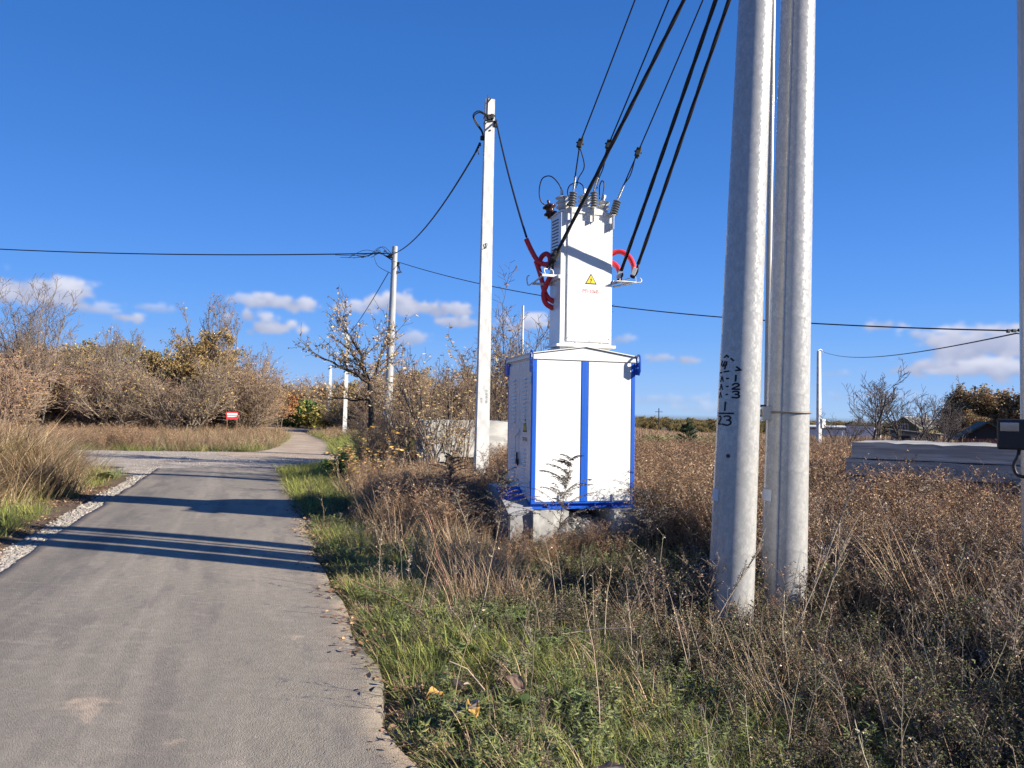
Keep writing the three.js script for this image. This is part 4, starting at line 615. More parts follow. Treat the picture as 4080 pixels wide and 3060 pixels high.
const G = {
  lawn: [1, 2, 3].map((s) => tuft(s, 24, 0.05, 0.19, 0.006, 0.09, 1.25, [...GREEN, ...GREEN, STRAW[2], [0.3, 0.27, 0.12]])),
  lime: [4, 5].map((s) => tuft(s, 30, 0.1, 0.26, 0.005, 0.1, 1.0, LIME)),
  strawLow: [6, 7, 8].map((s) => tuft(s, 22, 0.1, 0.32, 0.0042, 0.12, 1.3, [...STRAW, [0.24, 0.2, 0.1]])),
  strawTall: [11, 12, 13, 14].map((s) => tuft(s, 44, 0.4, 1.25, 0.0095, 0.28, 1.25, [...STRAW, [0.26, 0.18, 0.11], [0.3, 0.27, 0.14], [0.2, 0.13, 0.08]], V(0.55, 0, 0.1), 5)),
  strawMid: [15, 16, 17].map((s) => tuft(s, 30, 0.3, 0.75, 0.0052, 0.17, 0.6, [...STRAW, RUST[1], RUST[3]], V(0.22, 0, 0), 4)),
  rust: [21, 22, 23, 24, 25].map((s) => deadWeed(s, 0.85, 20, 7, [0.22, 0.13, 0.075], [...RUST, ...RUST, STRAW[0]], { stems: 3, bit: 0.026, wid: 0.28, twigL: 0.22 })),
  grey: [31, 32, 33, 34, 35].map((s) => deadWeed(s, 0.6, 18, 8, [0.2, 0.14, 0.1], [...GREYB, RUST[0]], { stems: 3, bit: 0.02, wid: 0.34, twigL: 0.17 })),
  dark: [36, 37, 38].map((s) => deadWeed(s, 0.42, 18, 8, [0.12, 0.085, 0.06], [[0.13, 0.1, 0.06], [0.1, 0.1, 0.04], [0.2, 0.17, 0.12], [0.09, 0.115, 0.03]], { stems: 3, bit: 0.022, wid: 0.4, twigL: 0.13 })),
  silver: [41, 42].map((s) => deadWeed(s, 0.5, 30, 6, [0.3, 0.26, 0.23], [[0.42, 0.37, 0.32], [0.3, 0.25, 0.21], [0.5, 0.45, 0.39]], { bit: 0.015, twigL: 0.09, from: 3 })),
  bareStalk: [45, 46, 47, 48].map((s) => deadWeed(s, 1.0, 6, 2, [0.36, 0.28, 0.2], STRAW, { rad: 0.0048, bit: 0.02, twigL: 0.2, from: 3 })),
  forb: [51, 52, 53].map((s) => greenForb(s, 0.24, 6, 0.045, 0.02, [[0.12, 0.15, 0.03], [0.17, 0.2, 0.045], [0.25, 0.26, 0.075]])),
  clover: [55, 56].map((s) => greenForb(s, 0.12, 9, 0.028, 0.022, [[0.1, 0.135, 0.03], [0.15, 0.19, 0.04]])),
  litter: [58, 59].map((s) => { const r = rng(s), m = new MB(); for (let i = 0; i < 34; i++) { const c = V((r() - 0.5) * 0.5, 0.004 + r() * 0.025, (r() - 0.5) * 0.5), d = rdir(r, (r() - 0.5) * 0.5), n = rdir(r, 1.6), L = 0.018 + r() * 0.034, w = L * (0.35 + r() * 0.4), sd = d.clone().cross(n).normalize(), col = jit(r, pick(r, [[0.2, 0.105, 0.055], [0.26, 0.15, 0.08], [0.15, 0.085, 0.05], [0.34, 0.22, 0.12], [0.13, 0.1, 0.06]]), 0.35), up = V(0, 1, 0), q = [[0, 0, 0], [0.3, 0.5, 0.25], [0.7, 0.42, 0.3], [1, 0, 0.1], [0.65, -0.5, 0.28], [0.25, -0.42, 0.2]].map(([a, b, h]) => c.clone().addScaledVector(d, a * L).addScaledVector(sd, b * w).addScaledVector(up, h * L * (r() * 0.8))); const mid = c.clone().addScaledVector(d, L * 0.5); for (let k = 0; k < 6; k++) m.tri(mid, q[k], q[(k + 1) % 6], col); } for (let i = 0; i < 8; i++) { const a = V((r() - 0.5) * 0.5, 0.01, (r() - 0.5) * 0.5); m.tube(a, a.clone().addScaledVector(rdir(r, 0.15), 0.08 + r() * 0.14), 0.0016, 0.001, 3, [0.22, 0.15, 0.1]); } return m; }),
  fieldFar: [61, 62, 63].map((s) => { const r = rng(s), m = new MB(); for (let i = 0; i < 90; i++) { const p = V((r() - 0.5) * 1.6, 0, (r() - 0.5) * 1.6); m.blade(p, rdir(r, 2.4), rdir(r, 0), 0.4 + r() * 0.5, 0.02 + r() * 0.02, 0.5, 2, jit(r, pick(r, [...RUST, ...RUST, STRAW[2], STRAW[0]]), 0.3)); } return m; }),
};
for (const k of Object.keys(G)) G[k] = G[k].map((m) => m.geo());

// scatter: fills one uncountable mass with copies of a few clumps
function stuff(name, label, category, geos, mat, spots, tint = 0.25, seed = 1) {
  const grp = new THREE.Group(); grp.name = numbered(name); tag(grp, label, category, undefined, 'stuff'); scene.add(grp);
  const r = rng(seed * 977 + 5), bins = geos.map(() => []);
  for (const s of spots) bins[r() * geos.length | 0].push(s);
  const q = new THREE.Quaternion(), e = new THREE.Euler(), mt = new THREE.Matrix4(), c = new THREE.Color();
  bins.forEach((list, i) => {
    if (!list.length) return;
    const im = new THREE.InstancedMesh(geos[i], mat, list.length); im.name = 'clump'; shade(im); im.userData.kind = 'stuff';
    list.forEach((s, k) => { e.set((r() - 0.5) * 0.25, s.fix ? (r() - 0.5) * 1.2 : r() * 6.2832, (r() - 0.5) * 0.25); q.setFromEuler(e); const sc = s.k * (0.7 + r() * 0.6); mt.compose(V(s.x, s.y ?? groundY(s.x, s.z), s.z), q, V(sc, sc * (s.h || 1), sc)); im.setMatrixAt(k, mt); const b = 1 + (r() - 0.5) * 2 * tint; im.setColorAt(k, c.setRGB(b * (1 + (r() - 0.5) * 0.12), b, b * (1 + (r() - 0.5) * 0.12))); });
    grp.add(im);
  });
  return grp;
}
// candidate points in a fan before the camera, kept with probability p(x, z, s, t)
function scatter(seed, count, z0, z1, a0, a1, p, k = 1, pow = 1) {
  const r = rng(seed), out = [];
  for (let i = 0; i < count; i++) {
    const u = r(), d = Math.sqrt(lerp(z0 * z0, z1 * z1, Math.pow(u, pow))), x = lerp(a0, a1, r()) * d, z = -d; const s = roadS(x, z), t = roadT(x, z);
    const v = p(x, z, s, t); if (v > 0 && r() < v) out.push({ x, z, k: typeof k === 'function' ? k(x, z, s, t) : k });
  }
  return out;
}
const insidePoly = (poly, x, z) => { let c = false; for (let i = 0, j = poly.length - 1; i < poly.length; j = i++) { const [xi, zi] = poly[i], [xj, zj] = poly[j]; if ((zi > z) !== (zj > z) && x < (xj - xi) * (z - zi) / (zj - zi) + xi) c = !c; } return c; };
const TRACK = [[-44, -18.5], [-14, -19.6], [-10.4, -19.9], [-10, -17.6], [-9.0, -17.4], [-6.4, -18.3], [-5.6, -21], [-4.6, -22.6], [-0.5, -22.2], [-0.5, -25.2], [-5.8, -25.4], [-7.2, -29.2], [-8.2, -33.5], [-10.2, -40.2], [-12, -45], [-13.2, -48.2], [-15.5, -54], [-16.1, -59.7], [-22, -70], [-25, -70], [-19.5, -59], [-17.2, -54], [-15.2, -48.5], [-13.5, -44.1], [-12, -39.3], [-10.05, -31.4], [-9.7, -28.0], [-14.7, -27.0], [-44, -25.5]];
const onTrack = (x, z) => insidePoly(TRACK, x, z);
const onRoad = (s, t) => s < 21.3 && t > -2.3 && t < 0.72;
// footprint of the kiosk, its blocks and the visible gravel heap before it
const kiosk = (x, z) => { const dx = x - SUB.x, dz = z - SUB.z, lx = Math.cos(SUB.a) * dx - Math.sin(SUB.a) * dz, lz = Math.sin(SUB.a) * dx + Math.cos(SUB.a) * dz; return [lx, lz]; };
const byKiosk = (x, z) => { const [lx, lz] = kiosk(x, z); return lx > -1.15 && lx < 0.95 && lz > -0.75 && lz < 0.85; };
const openView = (x, z) => { const [lx, lz] = kiosk(x, z); return lx > -1.7 && lx < 0.7 + lz * 0.05 && lz >= 0.1 && lz < 4.2; };      // low growth in front of the blocks
const slabs = (x, z) => { const c = Math.cos(0.6), s2 = Math.sin(0.6), dx = x - 5, dz = z + 10.9, lx = c * dx + s2 * dz, lz = -s2 * dx + c * dz; return lx > -0.2 && lx < 3.9 && lz > -1.8 && lz < 0.1; };
const poles = (x, z) => Math.hypot(x - 1.86, z + 6.2) < 0.24 || Math.hypot(x - 2.4, z + 6.45) < 0.24;
const okR = (x, z, s, t) => t > 0.8 && !byKiosk(x, z) && !slabs(x, z) && !poles(x, z) && !onTrack(x, z);
const lowBy = (x, z) => (x > 0.6 && x < 3.1 && z > -6.15 && z < -3.0 ? 0.48 : 1);      // trodden growth before the twin poles
const nz = (x, z, f, o = 0) => fbm(x * f + o, z * f + o * 1.7, 3);

// --- right verge and foreground
stuff('verge_grass', 'short green grass along the right edge of the asphalt', 'grass', G.lawn, plantMat, scatter(101, 42000, 2.2, 13, -0.75, 0.62, (x, z, s, t) => okR(x, z, s, t) ? (sstep(0.72, 0.82, t) * sstep(4.2, 2.0, t) * (0.2 + 0.85 * sstep(0.38, 0.62, nz(x, z, 1.3)))) + 0.1 : 0, 1), 0.3, 1);
stuff('bright_grass', 'bright lime tufts of grass in the sunny verge', 'grass', G.lime, plantMat, scatter(103, 11000, 2.2, 14, -0.75, 0.4, (x, z, s, t) => okR(x, z, s, t) ? sstep(0.8, 1.0, t) * sstep(3.6, 1.9, t) * sstep(0.45, 0.6, nz(x, z, 0.8, 20)) : 0, 1), 0.3, 2);
stuff('dry_grass', 'short straw-coloured dead grass between the weeds', 'dry grass', G.strawLow, dryMat, scatter(105, 15000, 2.2, 16, -0.6, 0.95, (x, z, s, t) => okR(x, z, s, t) ? (0.14 + 0.42 * sstep(0.45, 0.7, nz(x, z, 1.1, 5)) + (t < 1.15 ? 0.3 : 0)) * sstep(0.74, 0.9, t) : 0, (x, z, s, t) => t < 1.15 ? 0.6 : 1), 0.35, 3);
stuff('leaf_litter', 'brown fallen leaves and litter along the asphalt edges', 'leaf litter', G.litter, dryMat, [...scatter(107, 12000, 2, 20, -0.9, 0.2, (x, z, s, t) => (t > 0.70 && t < 1.12 && s < 21 ? 0.45 * sstep(0.7, 0.9, t + (nz(x, z, 3, 2) - 0.5) * 0.2) : 0), 1).map((o) => ({ ...o, y: Math.max(groundY(o.x, o.z), -0.02) })), ...scatter(109, 9000, 5, 22, -1.0, -0.3, (x, z, s, t) => (t < -2.62 && t > -3.4 && s < 19 ? 0.28 * sstep(0.4, 0.6, nz(x, z, 0.6, 44)) : 0), 1)], 0.3, 4);
stuff('green_forbs', 'small green leafy weeds growing through the dead stalks', 'weeds', [...G.forb, ...G.clover], plantMat, scatter(111, 11000, 2.2, 14, -0.6, 0.95, (x, z, s, t) => okR(x, z, s, t) ? sstep(0.85, 1.1, t) * (0.3 + 0.5 * sstep(0.45, 0.65, nz(x, z, 1.1, 33))) * sstep(6, 3, t) : 0, 0.72), 0.3, 5);
stuff('dark_undergrowth', 'low dark tangled undergrowth of dead leaves and stems', 'undergrowth', G.dark, dryMat, scatter(113, 16000, 2.2, 14, -0.5, 0.98, (x, z, s, t) => okR(x, z, s, t) ? (sstep(1.5, 2.9, t) * (0.2 + 0.4 * nz(x, z, 0.9, 8)) + 0.16 * sstep(0.48, 0.62, nz(x, z, 1.5, 55)) * sstep(0.85, 1.1, t)) * (openView(x, z) ? 0.5 : 1) : 0, (x, z, s, t) => (openView(x, z) ? 0.55 : 0.5 + 0.5 * sstep(1.6, 3.5, t)) * (lowBy(x, z) < 1 ? 0.7 : 1)), 0.35, 6);
stuff('grey_weeds', 'grey-brown dead weeds with small dry leaves in the foreground', 'dead weeds', [...G.grey, ...G.grey, ...G.silver], dryMat, scatter(115, 9500, 2.4, 11, -0.3, 0.98, (x, z, s, t) => okR(x, z, s, t) && !openView(x, z) ? sstep(2.0, 3.3, t) * (0.12 + 0.55 * nz(x, z, 0.6, 3)) + 0.09 * sstep(1.0, 1.6, t) * sstep(0.45, 0.6, nz(x, z, 1.2, 91)) : 0, (x, z, s, t) => (0.8 + 0.25 * sstep(4, 8, -z)) * (0.5 + 0.5 * sstep(1.8, 3.6, t)) * lowBy(x, z)), 0.35, 7);
stuff('rusty_weeds', 'rust-brown dead weeds filling the field right of the kiosk', 'dead weeds', G.rust, dryMat, [
  ...scatter(117, 12000, 4.5, 24, -0.02, 1.0, (x, z, s, t) => okR(x, z, s, t) && !openView(x, z) ? sstep(2.2, 3.6, t) * sstep(4.5, 9, -z) * (0.25 + 0.7 * nz(x, z, 0.5, 14)) * (Math.abs(x / -z - 0.33) < 0.05 && z > -6 ? 0.3 : 1) : 0, (x, z) => (0.8 + 0.28 * sstep(5, 10, -z)) * lowBy(x, z)),
  ...scatter(119, 5200, 9, 21, -0.21, 0.1, (x, z, s, t) => okR(x, z, s, t) && !openView(x, z) ? sstep(1.5, 2.6, t) * 0.55 : 0, (x, z) => 0.5 + 0.35 * nz(x, z, 0.8, 19)), ...scatter(118, 1500, 7.5, 11, -0.06, 0.16, (x, z, s, t) => okR(x, z, s, t) && openView(x, z) && kiosk(x, z)[1] < 2.2 ? 0.15 : 0, 0.42)], 0.35, 8);
stuff('bare_stalks', 'pale bare dead stalks sticking up out of the weeds', 'stalks', G.bareStalk, dryMat, scatter(121, 6500, 2.6, 16, -0.25, 0.98, (x, z, s, t) => okR(x, z, s, t) && !openView(x, z) ? sstep(1.9, 2.8, t) * 0.4 + (t > 1.0 ? 0.05 : 0) : 0, (x, z, s, t) => (t < 2.2 ? 0.75 : 0.85) * (lowBy(x, z) < 1 ? 0.7 : 1)), 0.3, 9);
stuff('straw_grass', 'standing straw grass among the weeds right of the twin poles', 'dry grass', G.strawMid, dryMat, [...scatter(123, 13000, 4.0, 22, 0.12, 1.0, (x, z, s, t) => okR(x, z, s, t) && !openView(x, z) && t > 2.6 ? (0.12 + 0.6 * sstep(0.42, 0.62, nz(x, z, 0.5, 60))) * (0.35 + 0.65 * sstep(4, 7, -z)) : 0, (x, z) => lowBy(x, z) < 1 ? 0.7 : 1.15), ...scatter(125, 1700, 6, 15, -0.22, 0.06, (x, z, s, t) => okR(x, z, s, t) && t > 1.7 && !openView(x, z) ? 0.55 : 0, 0.85)], 0.3, 10);
// --- far right field
stuff('far_field_weeds', 'brown weedy field stretching to the far trees on the right', 'field', G.fieldFar, dryMat, scatter(127, 26000, 20, 150, -0.02, 1.05, (x, z, s, t) => (x / -z > 0.0 && !onTrack(x, z) ? 0.75 : 0), 1.15, 0.62), 0.35, 11);
// --- left side
const leftField = (x, z, s, t) => (t < -3.15 && !onTrack(x, z) && (s < 20.5 || z < -26)) || (s >= 21 && !onTrack(x, z) && x < -9.4 && z < -27.5) || (t < -2.95 && s > 13 && s < 20 && !onTrack(x, z));
stuff('tall_dry_grass', 'tall wind-bent straw grass left of the asphalt', 'dry grass', G.strawTall, dryMat, [...scatter(131, 17000, 5, 26, -1.0, -0.2, (x, z, s, t) => leftField(x, z, s, t) ? sstep(-3.1, -4.0, t - (nz(x, z, 0.4, 2) - 0.5) * 1.4) * (0.15 + 0.85 * sstep(0.32, 0.6, nz(x, z, 0.7, 7))) : 0, (x, z, s, t) => (0.5 + 0.55 * nz(x, z, 1.1, 61) + 0.5 * sstep(-3.2, -5.2, t)) * lerp(1, 0.8, sstep(14, 24, -z))), ...scatter(133, 9000, 26, 50, -0.98, -0.2, (x, z, s, t) => leftField(x, z, s, t) ? 0.6 : 0, 0.62)].map((o, i) => ({ ...o, fix: i % 3 > 0 })), 0.4, 12);
stuff('rusty_thicket_edge', 'rusty brown weeds mixed in the tall grass on the left', 'dead weeds', G.rust, dryMat, [...scatter(135, 4200, 8, 30, -1.0, -0.28, (x, z, s, t) => leftField(x, z, s, t) && t < -3.6 ? 0.6 * sstep(0.4, 0.6, nz(x, z, 0.3, 70)) : 0, 1.0), ...scatter(136, 5000, 27, 48, -0.95, -0.22, (x, z, s, t) => leftField(x, z, s, t) ? 0.16 : 0, 0.75)], 0.3, 13);
stuff('left_verge_grass', 'green grass clumps between the gravel shoulder and the tall straw', 'grass', [...G.lime, ...G.lawn], plantMat, [...scatter(137, 16000, 5, 24, -1.0, -0.25, (x, z, s, t) => t < -2.72 && t > -5.2 && s < 20 ? sstep(-2.72, -3.0, t) * sstep(-5.2, -4.2, t) * sstep(0.26, 0.5, nz(x, z, 0.35, 90)) : 0, 1.5), ...scatter(139, 7000, 26, 48, -0.62, -0.24, (x, z, s, t) => { if (onTrack(x, z)) return 0; return [[0.9, 0], [-0.9, 0], [0, 0.9], [0, -0.9], [1.6, 0], [-1.6, 0], [0, 1.5]].some(([a, b]) => onTrack(x + a, z + b)) ? 0.9 : 0; }, 1.7)], 0.25, 14);
stuff('track_verge_grass', 'green grass on the verge right of the dirt track', 'grass', [...G.lime, ...G.lawn], plantMat, [...scatter(141, 12000, 26, 60, -0.27, -0.1, (x, z, s, t) => !onTrack(x, z) && x > -13 && x < -3.5 ? 0.8 : 0, 1.7), ...scatter(143, 12000, 12, 23, -0.36, -0.12, (x, z, s, t) => t > 0.85 && t < 3.6 && !onTrack(x, z) ? 0.85 : 0, 1.3)], 0.3, 15);
// --- stones
{
  const r = rng(7), gs = [0, 1, 2].map((k) => { const g = new THREE.IcosahedronGeometry(1, 0), p = g.attributes.position, rr = rng(k + 70), mp = new Map(); for (let i = 0; i < p.count; i++) { const key = [p.getX(i), p.getY(i), p.getZ(i)].map((v) => v.toFixed(3)).join(); if (!mp.has(key)) mp.set(key, 0.7 + rr() * 0.5); const f = mp.get(key); p.setXYZ(i, p.getX(i) * f, p.getY(i) * f * 0.7, p.getZ(i) * f); } g.computeVertexNormals(); const n = p.count, c = new Float32Array(n * 3).fill(1); g.setAttribute('color', new THREE.BufferAttribute(c, 3)); g.deleteAttribute('uv'); return g; });
  const stoneMat = new THREE.MeshStandardMaterial({ color: lin(0.29, 0.26, 0.225), roughness: 0.95, vertexColors: true });
  const sp = [];
  for (let i = 0; i < 11000; i++) { const s = r() * r() * 24 - 1, t = -2.2 - Math.abs(r() + r() - 1) * 0.38 - (fbm(s, 4, 2) - 0.5) * 0.2; const [x, z] = fromST(s, t); sp.push({ x, z, y: -0.022, k: 0.012 + r() * 0.016 }); }
  for (let i = 0; i < 2600; i++) { const s = 9 + r() * 12.5, t = 0.72 + r() * r() * 0.6; const [x, z] = fromST(s, t); sp.push({ x, z, y: -0.025, k: 0.012 + r() * 0.014 }); }
  for (let i = 0; i < 4200; i++) { const x = -16 + r() * 13, z = -18 - r() * 9.5; if (onTrack(x, z) && !onRoad(roadS(x, z), roadT(x, z))) sp.push({ x, z, y: -0.022, k: 0.008 + r() * 0.016 }); }
  stuff('gravel_stones', 'loose grey gravel along the asphalt and over the crossing', 'gravel', gs, stoneMat, sp, 0.35, 21);
  const heap = [], HC = subW(-0.02, 0, 0.28), hs = [0.66, 0.4, 0.62];
  for (let i = 0; i < 3400; i++) { const a = r() * 6.2832, u = Math.sqrt(r()) * 1.25, x = HC[0] + Math.cos(a) * u * hs[0], z = HC[2] + Math.sin(a) * u * hs[2], y = -0.19 + hs[1] * Math.sqrt(Math.max(0, 1 - u * u)) * (0.9 + 0.14 * r()); if (poles(x, z)) continue; heap.push({ x, z, y: Math.max(y, groundY(x, z)), k: 0.013 + r() * r() * 0.034 }); }
  stuff('gravel_heap', 'heap of pale broken stone spilling from under the kiosk', 'gravel', gs, new THREE.MeshStandardMaterial({ color: lin(0.31, 0.3, 0.28), roughness: 0.95, vertexColors: true }), heap, 0.35, 22);
  const hm = single('rubble_core', new THREE.SphereGeometry(1, 20, 12).scale(hs[0] * 0.94, hs[1] * 0.93, hs[2] * 0.94), M.oldConcrete, 'packed rubble inside the stone heap under the kiosk', 'rubble'); hm.position.set(HC[0], -0.19, HC[2]);
}

// ---------------------------------------------------------------- woody plants
function grow(o) {
  const r = rng(o.seed), W = new MB(), L = new MB();
  const bark = o.bark || [0.12, 0.095, 0.075], tipc = o.tip || bark, lv = o.levels;
  const br = (p, d, len, rad, level) => {
    const n = level === 0 ? 8 : level === 1 ? 5 : 3, sides = level === 0 ? 6 : level === 1 ? 4 : 3; let q = p, dd = d.clone(); const col = jit(r, mixc(bark, tipc, level / Math.max(1, lv)), 0.18);
    for (let i = 0; i < n; i++) {
      const g = o.gnarl * (1 + level * 0.25); dd = dd.clone().add(V((r() - 0.5) * g, (r() - 0.5) * g * 0.6 + (o.trop[level] ?? 0) / n, (r() - 0.5) * g)); if (o.wind) dd.addScaledVector(o.wind, level * 0.06); dd.normalize();
      const e = q.clone().addScaledVector(dd, len / n), r0 = Math.max(o.minR, rad * (1 - i / n * 0.75)), r1 = Math.max(o.minR, rad * (1 - (i + 1) / n * 0.75)); W.tube(q, e, r0, r1, sides, col);
      if (level < lv && i / n >= (level === 0 ? o.clear : 0.1)) { const kids = o.kids[level] / n; const kn = Math.floor(kids) + (r() < kids % 1 ? 1 : 0); for (let k = 0; k < kn; k++) { const perp = rdir(r, 0); perp.addScaledVector(dd, -perp.dot(dd)).normalize(); const an = o.angle[level] * (0.7 + r() * 0.6), cd = dd.clone().multiplyScalar(Math.cos(an)).addScaledVector(perp, Math.sin(an)); br(q.clone().lerp(e, r()), cd, len * o.ratio[level] * (0.55 + r() * 0.7) * (level === 0 ? 1.25 - i / n * 0.7 : 1), r1 * 0.62, level + 1); } }
      if (o.leaf && level >= lv - (o.leaf.deep ?? 0)) for (let k = 0; k < o.leaf.n; k++) if (r() < o.leaf.p) { const lp = q.clone().lerp(e, r()), ld = rdir(r, o.leaf.up ?? -0.3), sz = o.leaf.size * (0.6 + r() * 0.8); if (o.leaf.spread) lp.add(V((r() - 0.5) * o.leaf.spread, (r() - 0.5) * o.leaf.spread, (r() - 0.5) * o.leaf.spread)); L.leaf(lp, ld, rdir(r, 0.5), sz, sz * (o.leaf.wid || 0.45), jit(r, pick(r, o.leaf.cols), 0.28)); }
      q = e;
    }
  };
  for (const [pts, r0, r1] of o.limbs || []) { const n = pts.length - 1; for (let i = 0; i < n; i++) { const a = V(...pts[i]), b = V(...pts[i + 1]), f0 = lerp(r0, r1, i / n), f1 = lerp(r0, r1, (i + 1) / n), dd = b.clone().sub(a), len = dd.length(); dd.normalize(); let q = a; for (let k = 0; k < 3; k++) { const e = a.clone().lerp(b, (k + 1) / 3).add(V((r() - 0.5) * 0.06, (r() - 0.5) * 0.06, (r() - 0.5) * 0.06)); W.tube(q, k === 2 ? b : e, lerp(f0, f1, k / 3), lerp(f0, f1, (k + 1) / 3), 6, bark); q = e; } if (r0 < 0.075) for (let k = 0; k < o.limbKids; k++) { const perp = rdir(r, 0.3), an = 0.5 + r() * 0.6; br(a.clone().lerp(b, r()), dd.clone().multiplyScalar(Math.cos(an)).addScaledVector(perp, Math.sin(an)).normalize(), o.h * (0.6 + r() * 0.6), f1 * 0.5, 1); } } }
  for (let s = 0; s < o.stems; s++) { const a = r() * 6.2832, k = o.spread * (o.stems > 1 ? 0.35 + r() * 0.8 : r() * 0.5); br(V(Math.cos(a) * 0.1 * Math.sqrt(o.stems), -0.1, Math.sin(a) * 0.1 * Math.sqrt(o.stems)), V(Math.cos(a) * k, 1, Math.sin(a) * k).normalize(), o.h * (0.7 + r() * 0.4), o.rad, 0); }
  return { wood: W.geo(), leaf: L.p.length ? L.geo() : null };
}
function plantTree(name, label, cat, proto, [x, z], k, turn, group, hk = 1) {
  const T = thing(name, label, cat, [x, groundY(x, z), z], turn, group);
  part('trunk', proto.wood, barkMat, T); if (proto.leaf) part('crown', proto.leaf, plantMat, T);
  T.scale.set(k, k * hk, k); return T;
}
const AUT = [[0.46, 0.32, 0.1], [0.38, 0.24, 0.08], [0.55, 0.42, 0.16], [0.34, 0.21, 0.09]], PALE = [[0.55, 0.42, 0.2], [0.46, 0.3, 0.12], [0.62, 0.5, 0.28], [0.34, 0.2, 0.1]];
const OLIVE = [[0.15, 0.15, 0.05], [0.2, 0.18, 0.06], [0.26, 0.22, 0.08], [0.12, 0.12, 0.04]], OCHRE = [[0.36, 0.23, 0.09], [0.3, 0.18, 0.07], [0.42, 0.28, 0.11], [0.22, 0.16, 0.065]];
